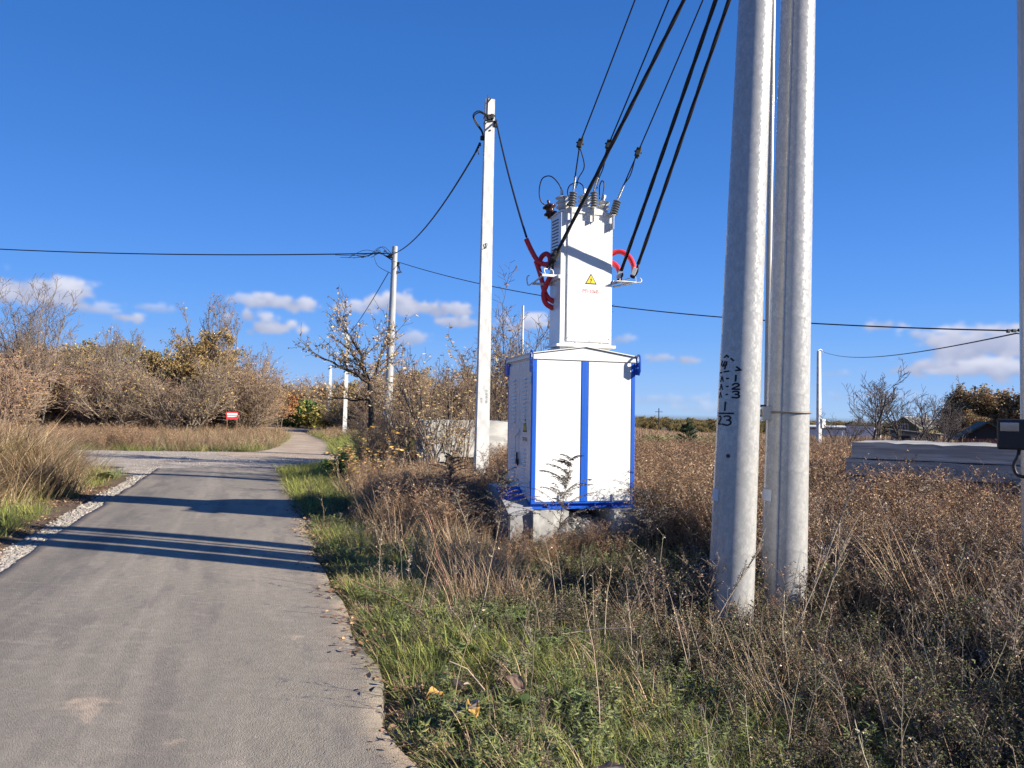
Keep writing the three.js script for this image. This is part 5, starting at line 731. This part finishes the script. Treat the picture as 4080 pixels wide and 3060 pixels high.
const PR = {
  tallBare: grow({ seed: 301, stems: 7, h: 8.2, rad: 0.085, spread: 0.22, gnarl: 0.16, trop: [0.25, 0.9, 0.4], clear: 0.15, kids: [15, 9, 6], ratio: [0.28, 0.5, 0.5], angle: [0.75, 0.7, 0.7], levels: 3, minR: 0.009, bark: [0.14, 0.12, 0.1], tip: [0.19, 0.14, 0.105] }),
  poplar: grow({ seed: 305, stems: 10, h: 7.6, rad: 0.06, spread: 0.16, gnarl: 0.09, trop: [0.3, 1.4, 0.6], clear: 0.2, kids: [16, 7, 4], ratio: [0.22, 0.45, 0.5], angle: [0.55, 0.6, 0.7], levels: 3, minR: 0.009, bark: [0.17, 0.145, 0.12], tip: [0.2, 0.145, 0.11], leaf: { n: 1, p: 0.05, size: 0.12, cols: AUT, wid: 0.7 } }),
  splay: grow({ seed: 311, stems: 9, h: 4.3, rad: 0.07, spread: 0.95, gnarl: 0.3, trop: [0.5, 0.5, 0.3], clear: 0.1, kids: [15, 9, 5], ratio: [0.42, 0.5, 0.5], angle: [0.8, 0.8, 0.8], levels: 3, minR: 0.009, bark: [0.2, 0.16, 0.125], tip: [0.29, 0.215, 0.155], leaf: { n: 1, p: 0.2, size: 0.1, cols: [...AUT, OCHRE[0], OLIVE[1]], wid: 0.7 } }),
  splay2: grow({ seed: 314, stems: 11, h: 4.6, rad: 0.055, spread: 0.7, gnarl: 0.26, trop: [0.5, 0.5, 0.3], clear: 0.1, kids: [15, 9, 5], ratio: [0.36, 0.5, 0.5], angle: [0.8, 0.8, 0.8], levels: 3, minR: 0.009, bark: [0.2, 0.15, 0.115], tip: [0.29, 0.21, 0.15], leaf: { n: 1, p: 0.16, size: 0.1, cols: [...AUT, [0.36, 0.2, 0.1]], wid: 0.7 } }),
  redShrub: grow({ seed: 317, stems: 12, h: 3.6, rad: 0.04, spread: 0.6, gnarl: 0.3, trop: [0.4, 0.4, 0.2], clear: 0.05, kids: [14, 8, 5], ratio: [0.36, 0.5, 0.5], angle: [0.8, 0.8, 0.8], levels: 3, minR: 0.009, bark: [0.2, 0.145, 0.11], tip: [0.32, 0.215, 0.155], leaf: { n: 1, p: 0.2, size: 0.09, cols: [[0.4, 0.2, 0.1], [0.34, 0.18, 0.1], AUT[1], AUT[0]], wid: 0.7 } }),
  willow: grow({ seed: 321, stems: 4, h: 6.0, rad: 0.12, spread: 0.35, gnarl: 0.2, trop: [0.2, -0.2, -0.9], clear: 0.3, kids: [18, 10, 5], ratio: [0.34, 0.6, 0.6], angle: [0.8, 0.8, 0.6], levels: 3, minR: 0.009, wind: V(0.8, 0, 0), bark: [0.13, 0.1, 0.06], tip: [0.24, 0.15, 0.06], leaf: { n: 7, p: 0.75, size: 0.17, cols: [[0.46, 0.3, 0.1], [0.4, 0.26, 0.09], [0.36, 0.25, 0.09], [0.3, 0.23, 0.09]], wid: 0.3, up: -0.8, spread: 0.3 } }),
  oakA: grow({ seed: 331, stems: 2, h: 6.5, rad: 0.2, spread: 0.35, gnarl: 0.25, trop: [0.2, 0.2, 0.1], clear: 0.28, kids: [16, 9, 4], ratio: [0.46, 0.5, 0.5], angle: [0.95, 0.8, 0.8], levels: 3, minR: 0.012, bark: [0.07, 0.06, 0.05], leaf: { n: 5, p: 0.8, size: 0.24, cols: [...OCHRE, ...OLIVE], wid: 0.75, spread: 0.5 } }),
  oakB: grow({ seed: 335, stems: 1, h: 7.0, rad: 0.26, spread: 0.2, gnarl: 0.25, trop: [0.2, 0.25, 0.1], clear: 0.28, kids: [24, 10, 4], ratio: [0.44, 0.5, 0.5], angle: [0.95, 0.8, 0.8], levels: 3, minR: 0.012, bark: [0.07, 0.06, 0.05], leaf: { n: 5, p: 0.8, size: 0.24, cols: [...OLIVE, ...OLIVE, OCHRE[2]], wid: 0.75, spread: 0.5 } }),
  bigOak: grow({ seed: 391, stems: 2, h: 6.4, rad: 0.2, spread: 0.4, gnarl: 0.25, trop: [0.2, 0.2, 0.1], clear: 0.12, kids: [20, 9, 4], ratio: [0.46, 0.5, 0.5], angle: [0.95, 0.8, 0.8], levels: 3, minR: 0.012, bark: [0.07, 0.06, 0.05], leaf: { n: 11, p: 0.8, size: 0.26, cols: [...OCHRE, [0.3, 0.2, 0.12], [0.24, 0.17, 0.1], OLIVE[2]], wid: 0.75, spread: 0.9 } }),
  bigOak2: grow({ seed: 395, stems: 2, h: 6.2, rad: 0.2, spread: 0.45, gnarl: 0.25, trop: [0.2, 0.2, 0.1], clear: 0.12, kids: [20, 9, 4], ratio: [0.46, 0.5, 0.5], angle: [0.95, 0.8, 0.8], levels: 3, minR: 0.012, bark: [0.07, 0.06, 0.05], leaf: { n: 11, p: 0.8, size: 0.26, cols: [...OCHRE, [0.34, 0.18, 0.1], [0.26, 0.18, 0.11], OLIVE[1]], wid: 0.75, spread: 0.9 } }),
  orange: grow({ seed: 397, stems: 3, h: 5.2, rad: 0.1, spread: 0.4, gnarl: 0.25, trop: [0.2, 0.2, 0.1], clear: 0.15, kids: [16, 8, 4], ratio: [0.4, 0.5, 0.5], angle: [0.9, 0.8, 0.8], levels: 3, minR: 0.01, bark: [0.12, 0.09, 0.07], leaf: { n: 4, p: 0.7, size: 0.2, cols: [[0.42, 0.19, 0.07], [0.36, 0.17, 0.07], [0.46, 0.25, 0.09]], wid: 0.7, spread: 0.4 } }),
  gnarled: grow({ seed: 344, stems: 0, h: 0.85, limbKids: 5, limbs: [[[[0.02, -0.1, 0], [-0.03, 0.8, 0.02], [-0.03, 1.41, 0], [-0.05, 2.05, 0.03], [-0.08, 2.44, 0]], 0.1, 0.075], [[[-0.08, 2.44, 0], [-0.64, 2.78, 0.12], [-1.2, 3.04, 0.05], [-1.75, 3.25, -0.1]], 0.06, 0.014], [[[-0.08, 2.44, 0], [-0.27, 2.78, -0.1], [-0.37, 3.28, -0.05], [-0.66, 3.8, 0.1], [-0.93, 4.15, 0.1]], 0.06, 0.012], [[[-0.08, 2.44, 0], [0.13, 2.88, 0.1], [0.27, 3.4, 0.0], [0.42, 3.95, -0.1]], 0.045, 0.012], [[[-0.04, 1.95, 0], [-0.46, 1.92, 0.2], [-0.84, 1.98, 0.25], [-1.28, 1.92, 0.2]], 0.04, 0.012], [[[-0.1, 2.5, 0], [-0.4, 2.95, -0.4], [-0.8, 3.4, -0.6], [-1.2, 3.75, -0.6]], 0.04, 0.012]], rad: 0.1, spread: 0.1, gnarl: 0.4, trop: [0.15, 0.35, 0.3], clear: 0.2, kids: [8, 7, 4], ratio: [0.5, 0.5, 0.5], angle: [0.9, 0.8, 0.7], levels: 2, minR: 0.0055, bark: [0.05, 0.042, 0.036], tip: [0.09, 0.07, 0.055], leaf: { n: 2, p: 0.6, size: 0.09, cols: [...PALE, ...PALE, AUT[1], [0.36, 0.2, 0.12]], wid: 0.5, up: -0.5 } }),
  shoots: grow({ seed: 351, stems: 13, h: 3.0, rad: 0.022, spread: 0.42, gnarl: 0.13, trop: [0.1, 0.7, 0.4], clear: 0.25, kids: [9, 5], ratio: [0.26, 0.45], angle: [0.6, 0.7], levels: 2, minR: 0.0045, bark: [0.2, 0.155, 0.115], tip: [0.2, 0.14, 0.1], leaf: { n: 2, p: 0.5, size: 0.085, cols: PALE, wid: 0.4, up: 0.1, deep: 0 } }),
  shoots2: grow({ seed: 355, stems: 11, h: 3.3, rad: 0.02, spread: 0.5, gnarl: 0.16, trop: [0.1, 0.7, 0.4], clear: 0.2, kids: [10, 6], ratio: [0.28, 0.45], angle: [0.6, 0.7], levels: 2, minR: 0.0045, bark: [0.16, 0.12, 0.09], tip: [0.18, 0.12, 0.085], leaf: { n: 1, p: 0.3, size: 0.08, cols: PALE, wid: 0.4, up: 0.1 } }),
  twiggy: grow({ seed: 359, stems: 9, h: 4.2, rad: 0.03, spread: 0.4, gnarl: 0.18, trop: [0.1, 0.6, 0.4], clear: 0.2, kids: [12, 7, 4], ratio: [0.3, 0.45, 0.5], angle: [0.6, 0.7, 0.7], levels: 3, minR: 0.005, bark: [0.13, 0.1, 0.085], tip: [0.17, 0.12, 0.09], leaf: { n: 1, p: 0.05, size: 0.08, cols: PALE, wid: 0.4 } }),
  sapling: grow({ seed: 363, stems: 7, h: 1.25, rad: 0.009, spread: 0.35, gnarl: 0.14, trop: [0.1, 0.4], clear: 0.25, kids: [6], ratio: [0.3], angle: [0.7], levels: 1, minR: 0.003, bark: [0.14, 0.09, 0.06], leaf: { n: 2, p: 0.7, size: 0.08, cols: [[0.5, 0.3, 0.06], [0.42, 0.24, 0.06], [0.55, 0.38, 0.12], [0.34, 0.2, 0.08]], wid: 0.36, up: -0.1, deep: 0 } }),
  apple: grow({ seed: 371, stems: 3, h: 3.6, rad: 0.08, spread: 0.6, gnarl: 0.34, trop: [0.2, 0.8, 0.6], clear: 0.15, kids: [12, 9, 5], ratio: [0.45, 0.5, 0.5], angle: [0.9, 0.7, 0.7], levels: 3, minR: 0.009, bark: [0.06, 0.052, 0.048], tip: [0.11, 0.09, 0.08] }),
  greenBush: grow({ seed: 381, stems: 14, h: 1.8, rad: 0.02, spread: 0.7, gnarl: 0.25, trop: [0.1, 0.2], clear: 0.05, kids: [10, 6], ratio: [0.4, 0.5], angle: [0.8, 0.8], levels: 2, minR: 0.006, bark: [0.1, 0.09, 0.05], leaf: { n: 4, p: 0.8, size: 0.17, cols: [[0.09, 0.17, 0.03], [0.14, 0.22, 0.04], [0.22, 0.26, 0.05], [0.06, 0.13, 0.03]], wid: 0.55, spread: 0.2, deep: 1 } }),
  yellowBush: grow({ seed: 385, stems: 14, h: 1.6, rad: 0.02, spread: 0.7, gnarl: 0.25, trop: [0.1, 0.2], clear: 0.05, kids: [10, 6], ratio: [0.4, 0.5], angle: [0.8, 0.8], levels: 2, minR: 0.006, bark: [0.1, 0.09, 0.05], leaf: { n: 4, p: 0.7, size: 0.16, cols: [[0.4, 0.32, 0.06], [0.32, 0.28, 0.05], [0.22, 0.24, 0.05], [0.46, 0.36, 0.1]], wid: 0.55, spread: 0.2, deep: 1 } }),
};
// left thicket: the trees and shrubs that stand out
const B = 'bush';
plantTree('bare_tree', 'tallest bare many-stemmed tree rising at the far left of the thicket', 'tree', PR.tallBare, [-27.3, -42], 0.92, 0.4);
plantTree('bare_tree', 'narrow clump of straight bare stems beside the golden tree', 'tree', PR.poplar, [-20.1, -50], 1.07, 0);
plantTree('bare_tree', 'thin bare tree at the left edge just behind the tall many-stemmed one', 'tree', PR.tallBare, [-34.2, -52], 0.74, 2);
plantTree('bare_tree', 'small bare tree sticking out right of the tall many-stemmed tree', 'tree', PR.poplar, [-28.6, -52], 0.82, 3);
plantTree('bare_tree', 'bare straight-stemmed tree between the tall left tree and the golden tree', 'tree', PR.poplar, [-25.4, -47], 0.78, 1.4);
plantTree('bare_tree', 'slim bare tree just right of the narrow straight-stemmed clump', 'tree', PR.poplar, [-18.0, -52], 0.72, 4.1);
plantTree('golden_tree', 'golden yellow wind-blown tree in the middle of the left thicket', 'tree', PR.willow, [-22.6, -50], 1.12, 0);
plantTree('splayed_shrub', 'wide bare shrub with splayed branches in front of the golden tree', 'shrub', PR.splay, [-19.3, -43], 1.0, 0.6);
plantTree('splayed_shrub', 'yellow-dotted spreading shrub left of the golden tree', 'shrub', PR.splay, [-23.2, -43.5], 0.95, 2.6);
plantTree('splayed_shrub', 'dark spreading shrub around the foot of the tall many-stemmed tree', 'shrub', PR.splay2, [-28.4, -40.5], 0.95, 1.3);
plantTree('red_shrub', 'reddish shrub at the far left edge in front of the tall bare tree', 'shrub', PR.redShrub, [-25.2, -35.6], 1.1, 0);
plantTree('red_shrub', 'reddish shrub in the middle left of the thicket between two splayed shrubs', 'shrub', PR.redShrub, [-22.4, -46], 0.85, 1.1);
plantTree('red_shrub', 'grey-brown shrub behind the red board', 'shrub', PR.splay2, [-17.2, -47.5], 0.82, 2.2);
plantTree('orange_tree', 'small orange tree right of the narrow bare clump', 'tree', PR.orange, [-19.6, -62], 0.62, 0);
plantTree('green_bush', 'rounded green bush at the bend of the dirt track', B, PR.greenBush, [-20.4, -68], 1.55, 0);
plantTree('yellow_green_bush', 'rounded yellow-green bush right of the green one at the track bend', B, PR.yellowBush, [-18.3, -67.5], 1.4, 1);
plantTree('yellow_bush', 'low yellow bush at the foot of the farther thin pole', B, PR.yellowBush, [-15.2, -63], 1.15, 2);
plantTree('green_tree', 'green tree crown showing above the thicket left of the golden tree', 'tree', PR.oakB, [-33, -70], 0.98, 0);
plantTree('green_tree', 'dark green tree crown directly left of the golden tree', 'tree', PR.oakB, [-31, -63], 0.86, 1.2);
plantTree('green_tree', 'olive tree crown above the thicket behind the tall bare tree', 'tree', PR.oakA, [-41, -72], 1.0, 2);
plantTree('green_tree', 'broad olive tree behind the two dead shrubs at the left', 'tree', PR.oakA, [-37, -71], 0.95, 4);
// behind the kiosk and the white pole
plantTree('gnarled_tree', 'gnarled dark tree with sparse pale leaves in front of the round pole', 'tree', PR.gnarled, [-4.05, -21.3], 1.0, 0);
plantTree('shoot_shrub', 'shrub of pale upright shoots between the round pole and the white pole', 'shrub', PR.shoots, [-2.4, -18.9], 1.02, 0);
plantTree('shoot_shrub', 'shrub of leafy shoots directly left of the white concrete pole', 'shrub', PR.shoots2, [-1.25, -16.6], 0.95, 1);
plantTree('shoot_shrub', 'leafy shoots growing between the white pole and the kiosk', 'shrub', PR.shoots, [0.25, -18.6], 1.2, 2.2);
plantTree('shoot_shrub', 'tangled shrub in front of the big concrete block', 'shrub', PR.shoots, [-1.75, -16.6], 0.85, 3.2);
plantTree('shoot_shrub', 'low tangle of shoots at the left end of the big concrete block', 'shrub', PR.shoots2, [-2.3, -16.8], 0.62, 5.3);
plantTree('twiggy_tree', 'bare twiggy shrub tops showing above the kiosk roof at its left', 'shrub', PR.twiggy, [0.5, -20.5], 1.1, 0);
plantTree('twiggy_tree', 'bare twiggy shrub behind the white concrete pole', 'shrub', PR.twiggy, [-0.9, -21], 0.9, 2);
plantTree('yellow_sapling', 'low sapling with bright yellow leaves at the verge before the bushes', 'sapling', PR.sapling, [-2.7, -14.2], 1.12, 0);
plantTree('yellow_sapling', 'second yellow-leaved sapling nearer the dirt track', 'sapling', PR.sapling, [-3.4, -15.6], 0.95, 1.5);
plantTree('dark_shrub', 'low dark leafy shrub at the foot of the gnarled tree', 'shrub', PR.greenBush, [-3.55, -17.2], 0.42, 0);
plantTree('dark_shrub', 'brown leafless shrub around the base of the round pole', 'shrub', PR.splay2, [-3.7, -22.5], 0.42, 0);
plantTree('dark_shrub', 'brown shrub under the gnarled tree beside the track', 'shrub', PR.splay2, [-3.75, -19.5], 0.28, 2);
// right side
plantTree('bare_fruit_tree', 'bare fruit tree with a round twiggy top right of the far field pole', 'tree', PR.apple, [24.2, -49], 1.3, 0);
plantTree('bare_fruit_tree', 'dark bare fruit tree beside the wooden house gable', 'tree', PR.apple, [27.6, -51], 1.15, 1.3);
plantTree('bare_fruit_tree', 'low bare fruit tree in front of the wooden house roof', 'tree', PR.apple, [30.3, -52], 0.95, 2.4);
plantTree('bare_fruit_tree', 'spreading bare fruit tree beside the brick shed', 'tree', PR.apple, [26.0, -44], 0.72, 3.9);
plantTree('bare_fruit_tree', 'small bare tree close behind the left end of the slab stack', 'tree', PR.apple, [20.4, -45], 0.62, 5);
[[82.5, -133, 1.25, 'leftmost brown oak of the group at the right edge'], [88, -138, 1.45, 'second brown oak from the left in the group at the right edge'], [91.5, -134, 1.55, 'tall brown oak in the middle of the group at the right edge'], [93.5, -130, 1.6, 'oak nearest the edge pole in the group at the right edge'], [79.5, -130, 0.75, 'low oak at the left foot of the oak group']].forEach(([x, z, k, l], i) => plantTree('oak_tree', l, 'tree', i % 2 ? PR.bigOak : PR.bigOak2, [x, z], k, i * 1.3, 'oaks at the right edge'));
{ // young pine
  const r = rng(401), W = new MB(), L = new MB(); W.tube(V(0, -0.1, 0), V(0, 1.9, 0), 0.03, 0.008, 6, [0.14, 0.09, 0.06]);
  for (let k = 0; k < 80; k++) { const y = 0.1 + 1.6 * Math.pow(r(), 0.8), a = r() * 6.28, len = (1.9 - y) * 0.42 + 0.08, d = V(Math.cos(a), 0.55, Math.sin(a)).normalize(), p = V(0, y, 0), e = p.clone().addScaledVector(d, len); W.tube(p, e, 0.008, 0.004, 3, [0.13, 0.1, 0.05]); for (let n = 0; n < 46; n++) L.leaf(p.clone().lerp(e, 0.25 + 0.75 * r()), rdir(r, 0.5 + r()).addScaledVector(d, 0.8).normalize(), rdir(r, 0.2), 0.13, 0.022, jit(r, [0.06, 0.11, 0.05], 0.3)); }
  for (let n = 0; n < 120; n++) L.leaf(V(0, 1.5 + r() * 0.42, 0), rdir(r, 1.6), rdir(r, 0), 0.13, 0.014, jit(r, [0.06, 0.12, 0.05], 0.3));
  plantTree('young_pine', 'young green pine standing in the weeds between the kiosk and the twin poles', 'pine', { wood: W.geo(), leaf: L.geo() }, [5.75, -23.8], 0.86, 0);
}
// thicket mass behind the single shrubs, and the distant wood
{
  const mass = [PR.splay2, PR.redShrub, PR.splay].map((p) => { const g = mergeGeometries([p.wood, p.leaf]); return g; });
  const r = rng(411), sp = [];
  for (let i = 0; i < 130; i++) { const a = -0.80 + r() * 0.54, d = 45 + r() * 24, x = a * d, z = -d; if (onTrack(x, z) || (a > -0.355 && d < 76) || (a > -0.5 && a < -0.41 && d < 60)) continue; sp.push({ x, z, k: (0.62 + r() * 0.36) * (a < -0.55 ? 1.08 : 1) }); }
  for (let i = 0; i < 46; i++) { const d = 60 + r() * 30, a = -0.345 + r() * 0.33, x = a * d, z = -d; if (onTrack(x, z) || onTrack(x + 1.5, z) || onTrack(x - 1.5, z) || (a < -0.17 && d < 74)) continue; sp.push({ x, z, k: 0.7 + r() * 0.4 }); }
  for (let i = 0; i < 26; i++) { const d = 52 + r() * 10, a = -0.225 + r() * 0.2, x = a * d, z = -d; if (onTrack(x, z) || onTrack(x + 1.5, z)) continue; sp.push({ x, z, k: 0.5 + r() * 0.3 }); }
  stuff('thicket', 'brown leafless thicket filling the back of the left field', 'thicket', mass, barkMat, sp, 0.25, 31);
  const far = [PR.oakA, PR.oakA, PR.oakB].map((p) => mergeGeometries([p.wood, p.leaf])), fs = [];
  for (let i = 0; i < 60; i++) { const d = 78 + r() * 50, a = -0.8 + r() * 0.62; fs.push({ x: a * d, z: -d, k: (0.78 + r() * 0.35) * (a < -0.36 ? 1 : 0.62) }); }
  for (let i = 0; i < 40; i++) { const d = 100 + r() * 60, a = -0.33 + r() * 0.36; fs.push({ x: a * d, z: -d, k: 0.62 + r() * 0.25 }); }
  stuff('background_wood', 'line of olive and brown woodland behind the left thicket', 'woodland', far, barkMat, fs, 0.25, 32);
  const hs = [];
  for (let i = 0; i < 3200; i++) { const d = 230 + r() * 420, a = -0.1 + r() * 1.15, x = a * d, z = -d; hs.push({ x, z, k: 0.42 + r() * 0.2, y: groundY(x, z) - 1.2 }); }
  for (let i = 0; i < 60; i++) { const d = 150 + r() * 70, a = 0.36 + r() * 0.6, x = a * d, z = -d; hs.push({ x, z, k: 0.4 + r() * 0.2 }); }
  stuff('distant_treeline', 'low dark line of trees along the right horizon', 'woodland', far, barkMat, hs, 0.25, 33);
  const gp = []; for (let i = 0; i < 240; i++) { const d = 25 + r() * 6, a = (r() < 0.42 ? 0.175 + r() * 0.04 : 0.225 + r() * 0.06); gp.push({ x: a * d, z: -d, k: 3.2 + r(), h: 1.15 }); }
  stuff('green_patch', 'patches of bright green leafy growth low in the field right of the kiosk', 'ground cover', G.forb, plantMat, gp, 0.2, 34);
}
// ---------------------------------------------------------------- single plants that stand out
{ // mugwort in front of the kiosk
  const mug = (seed, h, col) => { const r = rng(seed), m = new MB(); let p = V(0, -0.05, 0), d = V(0.03, 1, 0); const n = 14; for (let i = 0; i < n; i++) { d.add(V((r() - 0.5) * 0.1, 0, (r() - 0.5) * 0.1)).normalize(); const q = p.clone().addScaledVector(d, h / n); m.tube(p, q, 0.008 * (1 - i / n * 0.7), 0.008 * (1 - (i + 1) / n * 0.7), 5, col); if (i > 3) for (let k = 0; k < 4; k++) { const a = r() * 6.28; let bp = p.clone().lerp(q, r()), bd = V(Math.cos(a) * 0.8, 0.9, Math.sin(a) * 0.8).normalize(); const L = 0.78 * (1.15 - i / n) * (0.6 + r() * 0.6), bn = 7; for (let j = 0; j < bn; j++) { bd.y -= 0.13; bd.normalize(); const bq = bp.clone().addScaledVector(bd, L / bn); m.tube(bp, bq, 0.0024, 0.0018, 3, col); for (let z = 0; z < 8; z++) m.leaf(bp.clone().lerp(bq, r()), rdir(r, -0.4), rdir(r, 0.3), 0.024 + r() * 0.02, 0.009, jit(r, [0.12, 0.1, 0.085], 0.4)); bp = bq; } } p = q; } return m.geo(); };
  const list = [[0.55, -8.75, 1.28, 'tall dark mugwort plant standing in front of the white kiosk panels'], [-0.18, -9.3, 1.1, 'dark mugwort plant leaning across the louvred doors of the kiosk'], [-0.62, -9.2, 0.85, 'shorter mugwort plant left of the cable cover'], [-0.9, -10.4, 1.15, 'dark mugwort plant standing before the foot of the white concrete pole'], [1.62, -8.6, 0.85, 'dark mugwort plant in front of the right end of the kiosk']];
  list.forEach(([x, z, h, lab], i) => { const o = single('mugwort', mug(501 + i, h, [0.1, 0.065, 0.05]), dryMat, lab, 'plant'); o.position.set(x, groundY(x, z), z); o.rotation.y = i * 2; });
  const stalk = (seed, h, lean) => { const r = rng(seed), m = new MB(); let p = V(0, -0.05, 0), d = V(lean, 1, 0).normalize(); for (let i = 0; i < 9; i++) { d.add(V((r() - 0.5) * 0.08, 0, (r() - 0.5) * 0.08)).normalize(); const q = p.clone().addScaledVector(d, h / 9); m.tube(p, q, 0.0075 * (1 - i / 14), 0.0075 * (1 - (i + 1) / 14), 5, [0.36, 0.28, 0.2]); if (i > 4) for (let k = 0; k < 3; k++) { const e = q.clone().addScaledVector(V(lean + (r() - 0.5) * 0.5, 1, (r() - 0.5) * 0.5).normalize(), 0.12 + r() * 0.16); m.tube(q, e, 0.0028, 0.0016, 3, [0.34, 0.26, 0.18]); for (let z = 0; z < 12; z++) m.leaf(q.clone().lerp(e, r()), rdir(r, 0.6), rdir(r, 0.2), 0.018, 0.007, jit(r, [0.3, 0.25, 0.19], 0.35)); } p = q; } return m.geo(); };
  [[2.0, -5.5, 1.25, 0.5, 'long pale dead stalk slanting across the right galvanised pole'], [2.25, -5.6, 0.95, 0.35, 'shorter pale dead stalk beside the slanting one before the right pole'], [1.45, -5.75, 0.9, 0.55, 'pale dead stalk slanting across the foot of the left galvanised pole'], [6.35, -8.4, 0.9, 0.5, 'pale stalk slanting in front of the slab stack']].forEach(([x, z, h, l, lab], i) => { const o = single('dead_stalk', stalk(531 + i, h, l), dryMat, lab, 'stalk'); o.position.set(x, groundY(x, z), z); });
  // reed-like plumes and a rusty dock before the slabs
  const plume = (seed) => { const r = rng(seed), m = new MB(); for (let s = 0; s < 9; s++) { const b = V((r() - 0.5) * 0.5, 0, (r() - 0.5) * 0.3), t = b.clone().add(V(0.1 + r() * 0.15, 0.7 + r() * 0.25, 0)); m.tube(b, t, 0.004, 0.003, 3, [0.32, 0.25, 0.17]); for (let k = 0; k < 34; k++) { const p = t.clone().addScaledVector(V(0.5, 0.3, 0), r() * 0.22); m.leaf(p, V(0.8 + r() * 0.4, 0.2 - r() * 0.6, (r() - 0.5) * 0.6).normalize(), rdir(r, 0.4), 0.05, 0.012, jit(r, [0.4, 0.34, 0.27], 0.3)); } } return m.geo(); };
  [[5.05, -9.3, 'feathery grey grass plumes before the left half of the slab stack'], [6.1, -8.7, 'feathery grey grass plumes before the right half of the slab stack']].forEach(([x, z, lab], i) => { const o = single('grass_plume', plume(551 + i), dryMat, lab, 'grass'); o.position.set(x, groundY(x, z), z); });
  const dock = deadWeed(561, 1.1, 60, 9, [0.26, 0.15, 0.09], [[0.34, 0.2, 0.13], [0.28, 0.15, 0.09]], { bit: 0.03, twigL: 0.16, from: 3, rad: 0.007 }).geo(); const o = single('dead_dock', dock, dryMat, 'rust-brown seeding dock standing up before the slab stack', 'plant'); o.position.set(6.0, groundY(6, -8.3), -8.3);
}
{ // big leaves and bits on the near verge
  const bigLeaf = (seed, L, w, curl) => { const r = rng(seed), n = 12, m = 8, pos = [], idx = []; for (let j = 0; j <= m; j++) for (let i = 0; i <= n; i++) { const u = i / n * 2 - 1, v = j / m; const hw = w * Math.pow(Math.sin(Math.PI * Math.min(1, v * 0.92 + 0.06)), 0.75) * (0.94 + 0.1 * r()); pos.push(u * hw, Math.abs(u) * hw * curl + Math.sin(v * 3 + seed) * 0.03 + (fbm(u * 3 + seed, v * 4, 2) - 0.5) * 0.05, v * L); if (i < n && j < m) { const a = j * (n + 1) + i; idx.push(a, a + n + 1, a + 1, a + 1, a + n + 1, a + n + 2); } } const g = new THREE.BufferGeometry(); g.setAttribute('position', new THREE.Float32BufferAttribute(pos, 3)); g.setIndex(idx); g.computeVertexNormals(); return g; };
  const mats = [[0.1, 0.16, 0.05], [0.34, 0.27, 0.2], [0.5, 0.28, 0.06], [0.16, 0.25, 0.06], [0.2, 0.13, 0.09]].map((c) => new THREE.MeshPhysicalMaterial({ color: lin(...c), roughness: 0.75, side: THREE.DoubleSide, transmission: 0.2, thickness: 0 }));
  const list = [[-0.03, -4.0, 0.2, 0.13, 0.15, 0, 1.9, 'large dull green burdock leaf lying in the near verge'], [-0.3, -3.92, 0.2, 0.1, 0.12, 1, 0.9, 'large grey dry leaf beside the green burdock leaf'], [-0.28, -4.2, 0.16, 0.06, 0.5, 1, 0.2, 'curled pale dead leaf standing behind the grey leaf'], [-0.43, -4.0, 0.11, 0.04, 0.3, 2, 2.4, 'small orange leaf at the left of the big dead leaves'], [-0.2, -3.85, 0.1, 0.04, 0.3, 2, 0.5, 'small orange leaf between the big dead leaves'], [0.0, -4.25, 0.12, 0.05, 0.6, 4, 1.0, 'brown crumpled leaf behind the burdock leaf'], [-0.3, -4.9, 0.16, 0.08, 0.2, 3, 0.6, 'upright light green leaf in the middle of the verge'], [0.0, -5.6, 0.22, 0.12, 0.2, 3, 2.2, 'broad light green leaf farther up the verge'], [0.25, -3.2, 0.26, 0.05, 0.4, 4, 1.5, 'long brown curled leaf at the bottom edge of the verge'], [-8.75, -15.7, 0.4, 0.22, 0.15, 3, 1.2, 'bright green burdock leaf beside the left gravel shoulder'], [-8.95, -15.9, 0.36, 0.2, 0.15, 3, 2.6, 'second bright green burdock leaf beside the left shoulder'], [-8.7, -16.1, 0.34, 0.18, 0.15, 3, 0.2, 'third bright green burdock leaf beside the left shoulder']];
  list.forEach(([x, z, L, w, curl, mi, turn, lab], i) => { const o = single('large_leaf', bigLeaf(600 + i, L, w, curl), mats[mi], lab, 'leaf'); o.position.set(x, groundY(x, z) + (i > 8 ? 0.12 : 0.09), z); o.rotation.set(-0.35 + (i % 3) * 0.1, turn, (i % 2 ? 0.3 : -0.2)); });
  const stick = (x, z, L, turn, lean, col, lab) => { const m = new MB(), r = rng(x * 1000 | 0); let p = V(0, 0, 0); for (let i = 0; i < 5; i++) { const q = p.clone().add(V(L / 5, (r() - 0.5) * 0.05, (r() - 0.5) * 0.05)); m.tube(p, q, 0.0045, 0.0035, 6, jit(r, col, 0.3)); p = q; } const o = single('fallen_stalk', m.geo(), dryMat, lab, 'stem'); o.position.set(x, groundY(x, z) + 0.12, z); o.rotation.set(0, turn, lean); };
  stick(0.28, -5.15, 0.62, -0.15, 0.02, [0.4, 0.3, 0.2], 'straight pale dead stem lying across the middle of the verge'); stick(-0.62, -5.5, 0.6, 2.9, 0.38, [0.26, 0.13, 0.1], 'reddish dead stem leaning left over the verge'); stick(-0.5, -6.2, 0.75, 2.2, 1.15, [0.28, 0.11, 0.09], 'reddish upright dead stem behind the leaning one'); stick(-0.12, -4.05, 0.26, 2.6, 0.5, [0.42, 0.33, 0.22], 'short pale dead stem near the burdock leaf');
}
renderer.render(scene, camera);
